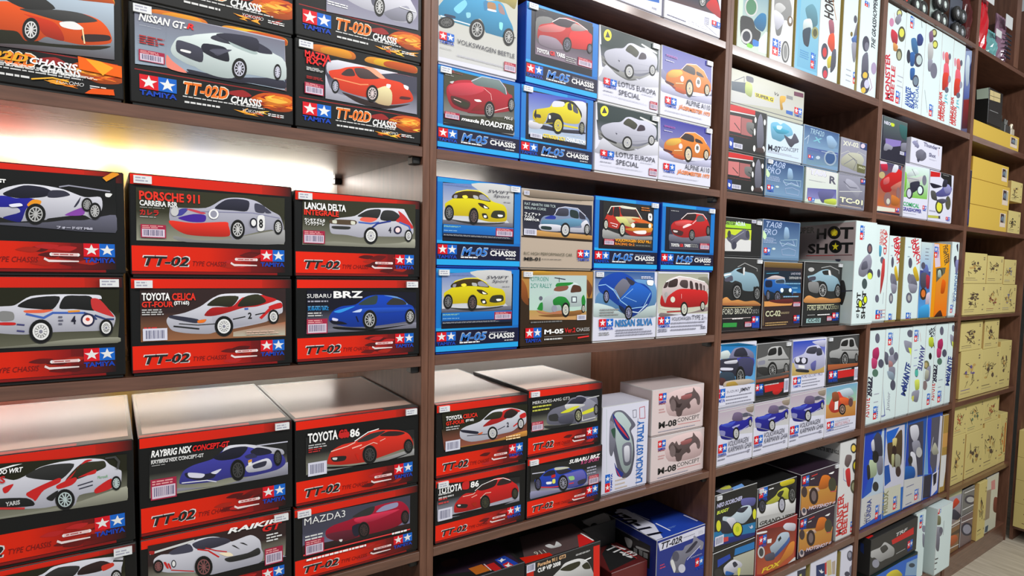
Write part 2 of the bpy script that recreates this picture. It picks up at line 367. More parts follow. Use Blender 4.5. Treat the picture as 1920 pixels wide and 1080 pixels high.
BOXES = """
a1|-0.2141 0.0239 1.4060 0.4000 1.8742 2.0450|D|-|a1|flame-printed kit box with an orange and red sports car, at the left edge
a2|0.0323 0.2724 1.4060 0.4000 1.8742 2.0434|D|l|a2|flame-printed black kit box with a white coupe on a grey panel, bottom of its stack
a3|0.2760 0.5175 1.4060 0.4000 1.8742 2.0462|D|l|a3|flame-printed black kit box with a red sports car in tyre smoke, upper left shelf
a4|0.0338 0.2733 1.4060 0.4000 2.0449 2.2260|D|-|a4|flame-printed black kit box stacked on the box with the white coupe
a5|0.2767 0.5171 1.4060 0.4000 2.0477 2.2260|D|-|a5|flame-printed kit box with a silver car, on the box of the red smoking car
b1|-0.2200 0.0180 1.4060 0.4000 1.4112 1.5830|T|r|b1|black and red kit box with a white number 4 rally hatchback, at the left edge
b2|0.0260 0.2680 1.4060 0.4000 1.4112 1.5813|T|l|b2|black and red kit box with a large white and red number 2 coupe, left bay
b3|0.2754 0.5175 1.4060 0.4000 1.4112 1.5815|T|r|b3|black and red kit box with a plain blue coupe, beside the first upright
b4|-0.2167 0.0213 1.4060 0.4000 1.5845 1.7580|T|-|b4|black and red kit box with a white and blue winged car, left edge
b5|0.0278 0.2690 1.4060 0.4000 1.5828 1.7596|T|l|b5|black and red kit box with a silver number 8 race car with orange-red bumper
b6|0.2735 0.5171 1.4060 0.4000 1.5830 1.7549|T|l|b6|black and red kit box with a small white rally hatchback, beside the first upright
c1|-0.2124 0.0256 1.4060 0.4300 1.1185 1.3020|T|-|c1|black and red kit box with a white and red rally car, pale lid, left edge
c2|0.0323 0.2674 1.4060 0.4300 1.1195 1.3018|T|r|c2|black and red kit box with a purple-blue winged race car
c3|0.2721 0.5175 1.4060 0.4300 1.1175 1.2970|T|r|c3|black and red kit box with a red coupe, on the dark red hatchback box
c4|-0.2113 0.0267 1.4060 0.4300 0.9612 1.1170|T|r|c4|black kit box with a white wedge car, at the bottom left corner
c5|0.0313 0.2647 1.4060 0.4300 0.9612 1.1180|T|r|c5|black and red kit box with a white race car with twin red stripes
c6|0.2692 0.5175 1.4060 0.4300 0.9612 1.1160|T|l|c6|black and red kit box with a dark red hatchback on a grey gradient
B1|0.5525 0.7570 1.4060 0.3000 1.8742 2.0593|M|l|B1|blue kit box with a shiny red roadster, second bay upper shelf
B2|0.7576 0.9717 1.4060 0.3000 1.8742 2.0600|M|l|B2|blue kit box with a yellow vintage car under a blue sky
B3|0.9780 1.2032 1.4060 0.3000 1.8742 2.0590|W|r|B3|white kit box with a white coupe on dark green, lower of two alike
B4|1.2034 1.4226 1.4060 0.3000 1.8742 2.0597|W|r|B4|white kit box with an orange vintage race car on blue, lower of two alike
B5|0.5525 0.7460 1.4060 0.3000 2.0608 2.2680|O dde|-|B5|white kit box with a large sky-blue round-bodied car, top of its stack
B6|0.7679 0.9826 1.4060 0.3000 2.0615 2.2590|M|l|B6|blue kit box with a red hatchback in white smoke, on the yellow vintage car box
B7|0.9836 1.1969 1.4060 0.3000 2.0605 2.2606|W|r|B3|white kit box with a white coupe on dark green, upper of two alike
B8|1.2027 1.4147 1.4060 0.3000 2.0612 2.2629|W|r|B4|white kit box with an orange vintage race car on blue, upper of two alike
U1|0.9605 1.1993 1.4060 0.4000 2.3352 2.5500|O dde|-|U1|white kit box with a blue picture, cut by the top edge of the photo
U2|1.2067 1.4400 1.4060 0.4000 2.3352 2.5500|O dde|-|U2|white kit box with grey block lettering and a red picture, at the top edge
B9|0.5528 0.7633 1.4060 0.3000 1.4112 1.6089|M|l|B13|blue kit box with a yellow black-roofed hatchback, lower of two alike
B10|0.7667 0.9848 1.4060 0.3000 1.4112 1.6078|X 321|l|B10|black and sand kit box with a green and white vintage rally car
B11|0.9864 1.2149 1.4060 0.3000 1.4112 1.6101|W|l|B11|white kit box with a blue angular coupe seen from above
B12|1.2167 1.4334 1.4060 0.3000 1.4112 1.6109|W|-|B12|white kit box with a red and white van
B13|0.5533 0.7636 1.4060 0.3000 1.6104 1.8138|M|r|B13|blue kit box with a yellow black-roofed hatchback, upper of two alike
B14|0.7641 0.9798 1.4060 0.3000 1.6093 1.8095|O ba9|-|B14|beige kit box with a small pale blue and white race car
B15|0.9841 1.2124 1.4060 0.3000 1.6116 1.8123|M|r|B15|blue kit box with a red, orange and cream striped hatchback
B16|1.2245 1.4493 1.4060 0.3000 1.6124 1.8149|M|r|B16|blue kit box with a clear red hatchback on dark grey, beside the second upright
B17|0.5569 0.7931 1.4060 0.4300 1.1162 1.2935|T|l|B17|black and red kit box with a smaller white and red number 2 coupe, second bay
B18|0.7940 1.0259 1.4060 0.3250 1.1233 1.3005|T|l|B18|black and red kit box with a silver race car with yellow flashes
B19|1.0407 1.2151 1.4260 0.1400 0.9612 1.2219|O dde|-|B19|white upright kit box with a striped rally car printed sideways and blue lettering
B20|1.2218 1.4449 1.4210 0.1600 1.1055 1.2517|O dcc|-|B21|pale kit box with a purple-grey chassis drawing, upper of two alike
B21|1.2238 1.4533 1.4210 0.1600 0.9612 1.1040|O dcc|-|B21|pale kit box with a purple-grey chassis drawing, lower of two alike
B22|0.5561 0.7907 1.4060 0.4300 0.9612 1.1147|T|l|B22|black and red kit box with a red coupe, second bay, under the white coupe
B23|0.7947 1.0315 1.4060 0.3250 0.9612 1.1218|T|l|B23|black and red kit box with a blue race car facing right, second bay
T1|0.5584 0.7936 1.4060 0.3000 0.4952 0.8523|X|-|T1|dark glossy kit box with stars logo and orange patch on its lid
T2|0.7952 1.0348 1.4060 0.1600 0.4952 0.8426|X 222|-|T2|dark red kit box with a white race car at the bottom edge
T4|1.0996 1.2383 1.4360 0.1600 0.4952 0.7137|X 622|-|T4|small black kit box with white lid letters, beside the blue and white box
T5|1.2482 1.4605 1.4060 0.2700 0.4952 0.7828|O 238|-|T5|blue and white kit box with large black letters TT-02R on the lid
C1|1.5494 1.7029 1.4360 0.3300 2.3352 2.7480|O cdc|-|C1|tall picture box with a blue big-wheeled truck, leftmost on its top shelf
C2|1.7045 1.8277 1.4260 0.3300 2.3352 2.7480|O ddd|-|C2|tall white box with a grey chassis and one ribbed tyre
C3|1.8425 1.9816 1.4260 0.3300 2.3352 2.7480|O 7bd|-|C3|tall light blue box with a chrome shape, on the top shelf
C4|1.9821 2.1109 1.4260 0.3300 2.3352 2.7480|O dee|-|C4|tall white box with a red, orange and yellow buggy printed sideways
C5|2.1337 2.2325 1.4260 0.3300 2.3352 2.7400|O dee|-|C5|narrow white box with a small blue and yellow buggy, against the kraft box edge
C6|2.2341 2.3750 1.4160 0.3300 2.3352 2.7480|O dee|-|C6|tall white box with a grey buggy with yellow hubs, rightmost on its top shelf
C7|1.5278 1.9244 1.4360 0.3300 2.1544 2.2780|O bba|-|C7|wide pale box with a yellow banner and gold cup, lying on top of other boxes
C8|1.4955 1.6818 1.4060 0.3300 2.0034 2.1529|O 222|-|C9|black box with red stripe and a skateboard-like chassis, upper of two alike
C9|1.4964 1.6799 1.4060 0.3300 1.8742 2.0019|O 222|-|C9|black box with red stripe and a skateboard-like chassis, lower of two alike
C10|1.6841 1.8861 1.4060 0.3300 2.0071 2.1461|O cde|-|C10|white box with a light blue chassis drawing, beside the upper black and red box
C11|1.6882 1.9037 1.4060 0.3300 1.8742 2.0056|O 68a|l|C17|blue box with white outline chassis drawing, beside the lower black and red box
C12|1.9042 2.1323 1.4160 0.2500 2.0093 2.1580|O 79b|-|C12|small blue-grey box with outlined letters, upper box beside the pale chassis box
C13|2.1462 2.3335 1.4160 0.3300 2.0131 2.1497|O 99a|-|C13|grey box with a line-drawn chassis and cream letters, upper right in its compartment
C14|1.9293 2.1383 1.4160 0.3300 1.8742 2.0078|O cdc|-|C14|cream and violet box with a large letter R
C15|2.1405 2.3352 1.4160 0.3300 1.8742 2.0116|O 889|-|C15|dark grey box with a tilted chassis drawing, lower right in its compartment
C16|1.5280 1.7158 1.4360 0.3300 1.6637 1.7960|O 222|r|C16|black and lime box with a grey chassis, top left of its compartment
C17|1.7212 1.9381 1.4360 0.3300 1.6552 1.8027|O 68a|-|C17|blue chassis box standing on the box with the blue off-roader
C18|1.5149 1.7153 1.4260 0.3300 1.4112 1.6622|O 222|r|C18|black box with a pale blue off-roader on rocks, left against the upright
C19|1.7251 1.9512 1.4260 0.3300 1.4112 1.6537|O 322|-|C19|brown-black box with a blue off-roader with white roof
C20|1.9613 2.2145 1.4260 0.3300 1.4112 1.6599|O 222|r|C20|black box with a pale blue off-roader, in front of the very large white box
C21|2.2189 2.3766 1.3760 0.3300 1.4112 1.8298|O dee|-|C21|very large white box with black letters and yellow stars, projecting from the shelf
C22|1.4973 1.6808 1.4060 0.3300 1.1590 1.3777|O dde|-|C22|white box with a dark blue off-roader under a bright blue sky
C23|1.6824 1.8751 1.4060 0.3300 1.1582 1.3665|O 333|r|C23|dark box with a silver off-roader, between the dark blue and the white off-roader boxes
C24|1.8853 2.1028 1.4060 0.3300 1.1686 1.3678|O dde|-|C24|white box with a white rally car under a deep blue sky
C25|2.1067 2.3368 1.4060 0.3300 1.1675 1.3678|O 333|l|C25|dark box with a silver off-roader, rightmost of its shelf above the orange car box
C26|1.4997 1.6800 1.4060 0.3300 0.9612 1.1575|W|-|C27|white box with a dark blue convertible, leftmost of the three alike
C27|1.6816 1.8835 1.4060 0.3300 0.9612 1.1567|W|-|C27|white box with a dark blue convertible, middle one of the three alike
C28|1.8851 2.1131 1.4060 0.3300 0.9612 1.1671|W|-|C27|white box with a dark blue convertible, rightmost of the three alike
C29|2.1136 2.3446 1.4060 0.3300 0.9612 1.1660|O dde|-|C29|white box with an orange round-bodied rally car number 5 in sand
C30|1.5114 1.7299 1.4160 0.3300 0.6615 0.8614|O 222|l|C30|black and blue box with a white buggy with yellow wheels, glossy lid
C31|1.7332 1.9652 1.4160 0.3300 0.6855 0.8367|O 222|l|C31|black and silver box with a yellow buggy
C32|1.9933 2.2505 1.4160 0.3300 0.6626 0.8348|O 323|r|C35|dark box with an orange buggy on sand, upper of two alike
C34|1.7369 1.9804 1.4160 0.3300 0.4952 0.6840|O 922|-|C34|red and orange box with a white and blue racing buggy
C35|1.9934 2.2347 1.4160 0.3300 0.4952 0.6611|O 323|-|C35|dark box with an orange buggy on sand, lower of two alike
C36|2.2521 2.3750 1.4160 0.3300 0.4952 0.9178|O ddd|-|C36|tall white box with a red pickup truck and red lettering, next to the upright
C38|1.8837 2.0386 1.4060 0.3300 0.1122 0.4660|O dde|-|C38|white box cut by the bottom edge, leftmost of three in the third bay
C39|2.0683 2.2569 1.4060 0.3300 0.1122 0.4660|O dde|-|C39|white box with a dark blue and red picture at the bottom edge
C40|2.2846 2.3750 1.4060 0.3300 0.1122 0.4507|O dde|-|C40|white box with a grey wheel drawing below the tall red-lettered box
D1|2.4273 2.5899 1.4160 0.3300 2.3352 2.7417|O dee|-|D1|tall white box with a red truck and big red letters, on the top shelf
D2|2.5915 2.7650 1.4160 0.3300 2.3352 2.7460|O dee|-|D2|tall white box with a blue buggy and blue letters, top shelf of the fourth bay
D3|2.7666 2.9256 1.4160 0.3300 2.3352 2.7480|O dee|-|D3|tall white box with a pale buggy with yellow hubs and black letters
D4|2.9272 3.0483 1.4160 0.3300 2.3352 2.7480|O dee|-|D5|tall white box with a red-orange buggy, left of two alike
D5|3.0499 3.1753 1.4160 0.3300 2.3352 2.7469|O dee|-|D5|tall white box with a red-orange buggy, right of two alike
D6|3.1769 3.2500 1.4160 0.3300 2.3352 2.7421|O 557|-|D6|tall dark blue and red box at the right end of the top shelf
D7|2.4390 2.6519 1.4160 0.3300 2.0983 2.2854|O 223|-|D7|black box with a violet truck and green-white letters
D8|2.6916 2.9930 1.4160 0.3300 2.1170 2.2346|O dde|-|D8|white box with a grey motorcycle drawing and blue letters
D9|2.4294 2.6281 1.4160 0.3300 1.8742 2.0968|O b65|-|D9|red and brown box with a red big-wheeled truck
D10|2.6535 2.8832 1.4160 0.3300 1.8742 2.1155|O dde|-|D10|white and green box with a comical white buggy
D11|2.8902 3.1359 1.4160 0.3300 1.8742 2.1130|O dde|-|D11|black, red and white box with a blue buggy with yellow wheels
D12|3.2850 3.3403 1.4160 0.3300 1.8742 2.1638|O 334|-|D12|dark box with a red side strip, at the right end of its compartment
D13|2.4323 2.5511 1.4160 0.3300 1.4112 1.8300|O dee|-|D13|tall white box with a long red buggy, beside the very large white box
D14|2.5527 2.6495 1.4160 0.3300 1.4112 1.7891|O dee|-|D15|tall white box with a yellow van and red letters, left of the exposed kraft edge
D15|2.6920 2.8430 1.4160 0.3300 1.4112 1.7897|O dee|-|D15|tall white box with a yellow van and red letters, right of the exposed kraft edge
D16|2.8446 2.9713 1.4160 0.3300 1.4112 1.7748|O bcd|-|D16|tall blue-white box with a dark buggy with orange wheel
D17|2.9729 3.1482 1.4160 0.3300 1.4112 1.7760|O e91|-|D17|tall orange box with a sand-coloured buggy picture
D18|3.1661 3.2500 1.4160 0.3300 1.4112 1.7904|O dee|-|D18|tall narrow white box with a blue-grey buggy, beside the far upright
D19|2.4371 2.5651 1.4160 0.3300 0.9612 1.3764|O dee|-|D24|tall white box with a pink buggy, leftmost on its shelf
D20|2.5667 2.6894 1.4160 0.3300 0.9612 1.3783|O dee|-|D20|tall white box with a green-grey buggy wheel and violet letters
D21|2.6910 2.8105 1.4160 0.3300 0.9612 1.3773|O dee|-|D25|tall white box with a yellow-grey buggy and navy letters, third on its shelf
D22|2.8121 2.9451 1.4160 0.3300 0.9612 1.3814|O dee|-|D22|tall white box with navy letters at the top and the buggy at the foot
D23|2.9467 3.0418 1.4160 0.3300 0.9612 1.3791|O dee|-|D23|tall white box with gold wheel and yellow-black letters
D24|3.0434 3.1815 1.4160 0.3300 0.9612 1.3803|O dee|-|D24|tall white box with a pink buggy, right of the box with the gold wheel
D25|3.1831 3.2500 1.4160 0.3300 0.9612 1.3828|O dee|-|D25|tall white box with a yellow buggy and navy letters, beside the far upright
D26|2.4401 2.6212 1.4160 0.3300 0.4952 0.9303|O 25b|-|D26|tall blue box with a pale truck and blue letters, leftmost of the big blue boxes
D27|2.6228 2.8120 1.4160 0.3300 0.4952 0.9255|O 26b|-|D27|tall blue box with a cream truck and olive letters
D28|2.8136 3.0128 1.4160 0.3300 0.4952 0.9292|O 25a|-|D28|tall blue box with a striped dark truck and violet letters
D29|3.0144 3.1812 1.4160 0.3300 0.4952 0.9320|O 25b|-|D29|tall blue box with a grey truck, rightmost of the big blue boxes
E1|3.3065 3.9355 1.4160 0.3000 2.3352 2.4210|Y|-|E1|flat ochre cardboard box with a small picture label, alone on its shelf
E2|3.3444 3.8161 1.4160 0.3000 2.1284 2.2384|Y|-|E2|ochre cardboard box with a small picture label, topmost of three
E3|3.3419 3.8529 1.4160 0.3000 1.9950 2.1269|Y|-|E3|ochre cardboard box with a small picture label, middle one of three
E4|3.3408 3.8373 1.4160 0.3000 1.8742 1.9935|Y|-|E4|ochre cardboard box with a small picture label, lowest of three
E5|3.8982 4.0700 1.4260 0.3000 2.0583 2.1750|K|-|E5|pale kraft box with a printed sketch, upper of two at the right edge
E6|3.8874 4.0700 1.4260 0.3000 1.8742 2.0046|K|-|E6|pale kraft box with a printed sketch, lower of two at the right edge
E10|3.3513 3.6282 1.4260 0.3000 1.5810 1.7437|K|-|E10|small kraft box with a tower sketch, upper left of the six small kraft boxes
E11|3.6388 3.8634 1.4260 0.3000 1.5817 1.7364|K|-|E11|small kraft box, middle of the upper three in the far bay
E12|3.8784 4.0568 1.4260 0.3000 1.5762 1.7221|K|-|E12|small kraft box with a grey sketch, right of the upper three
E13|3.3568 3.6451 1.4260 0.3000 1.4112 1.5795|K|-|E13|small kraft box with a brown hollow shape, lower left of the six
E14|3.6467 3.8724 1.4260 0.3000 1.4112 1.5802|K|-|E14|small kraft box with a reddish sketch, middle of the lower three
E15|3.8740 4.0880 1.4260 0.3000 1.4112 1.5747|K|-|E15|small kraft box with a grey sketch, right of the lower three
E20|3.3549 3.6296 1.4260 0.3000 1.2189 1.3774|K|-|E20|small kraft box with a dark walking-machine sketch, directly under the shelf
E21|3.6604 3.8623 1.4260 0.3000 1.2127 1.3782|K|-|E21|narrow kraft box with a small sketch, upper one beside the walking-machine sketch
E22|3.3788 3.6480 1.4260 0.3000 0.9612 1.2174|K|-|E22|large kraft box with a violet machine sketch
E23|3.6496 3.9045 1.4260 0.3000 0.9612 1.2112|K|-|E23|large kraft box with a dark machine sketch, right of the violet one
E24|3.9061 4.0734 1.4260 0.3000 0.9612 1.2414|K|-|E24|tall kraft box with a dark stamp, right end of its shelf
E30|3.3445 3.5015 1.4260 0.3000 0.7645 0.9265|K|-|E30|small kraft box with a red sketch, beside the thin green sketch
E31|3.5031 3.7256 1.4260 0.3000 0.7514 0.9320|K|-|E31|small kraft box with a thin green sketch
E32|3.7272 3.9405 1.4260 0.3000 0.7781 0.9320|K|-|E32|small kraft box with a red-brown sketch, upper right
E33|3.3427 3.4999 1.4260 0.3000 0.4952 0.7630|K|-|E33|kraft box with a round dark sketch, lower left
E34|3.5157 3.7538 1.4260 0.3000 0.4952 0.7499|K|-|E34|kraft box with a standing-animal sketch, left of two similar
E35|3.7554 3.9759 1.4260 0.3000 0.4952 0.7766|K|-|E35|kraft box with a standing-animal sketch, right of two similar
E36|3.9775 4.0880 1.4260 0.3000 0.4952 0.7991|K|-|E36|kraft box with an orange side strip, right end of the lower kraft row
T3|1.0600 1.2360 1.6000 0.3300 0.4952 0.7900|X 333|-|T3|dark flat kit box with a white car on its lid, at the bottom edge
D30|2.4880 2.9150 1.3850 0.3000 0.2825 0.4520|X 333|-|D30|black and red box with a grey chassis picture, bottom shelf of the fourth bay
D31|2.9300 3.0300 1.4000 0.2500 0.1122 0.4550|O dee|-|D31|narrow white box standing beside the black and red chassis box
D32|3.0700 3.2400 1.3600 0.2500 0.1122 0.4580|O dee|-|D32|tall white box with an olive and grey buggy, on the bottom shelf
D33|2.5000 2.9150 1.3750 0.3300 0.1122 0.2810|X 233|-|D33|dark box with a blue sky and yellow car, under the grey chassis box
E0|3.4710 3.6520 1.4100 0.1000 2.4225 2.6100|X 222|-|E0|dark green box with cream panel, standing on the top shelf of the far bay
E40|3.3100 3.4870 1.4200 0.2500 0.2615 0.4600|O a98|-|E40|picture box with a red figure on a bike, bottom shelf of the far bay
E41|3.3100 3.4870 1.4200 0.2500 0.1122 0.2600|O 864|-|E41|picture box with an orange car, below the red bike box
E42|3.5000 3.6550 1.4200 0.2500 0.2915 0.4400|O 777|-|E42|small box with a grey engine picture, upper one
E43|3.5000 3.6550 1.4200 0.2500 0.1122 0.2900|O 766|-|E43|small box with a grey wheel picture, lower one
E44|3.6700 3.7790 1.4000 0.2500 0.1122 0.4500|K|-|E44|upright plain kraft box on the bottom shelf of the far bay
E45|3.8000 3.9700 1.4100 0.2500 0.1122 0.4520|O ccb|-|E45|worn white and brown box at the right end of the bottom shelf
C33|1.5130 1.7310 1.4160 0.3500 0.4952 0.6600|O 222|-|C33|black box with a blue and white buggy below the yellow-wheeled buggy box
D34|3.1860 3.2460 1.4120 0.3000 0.4952 0.9050|O a84|-|D34|narrow brown and white box squeezed between the big blue boxes and the upright
"""
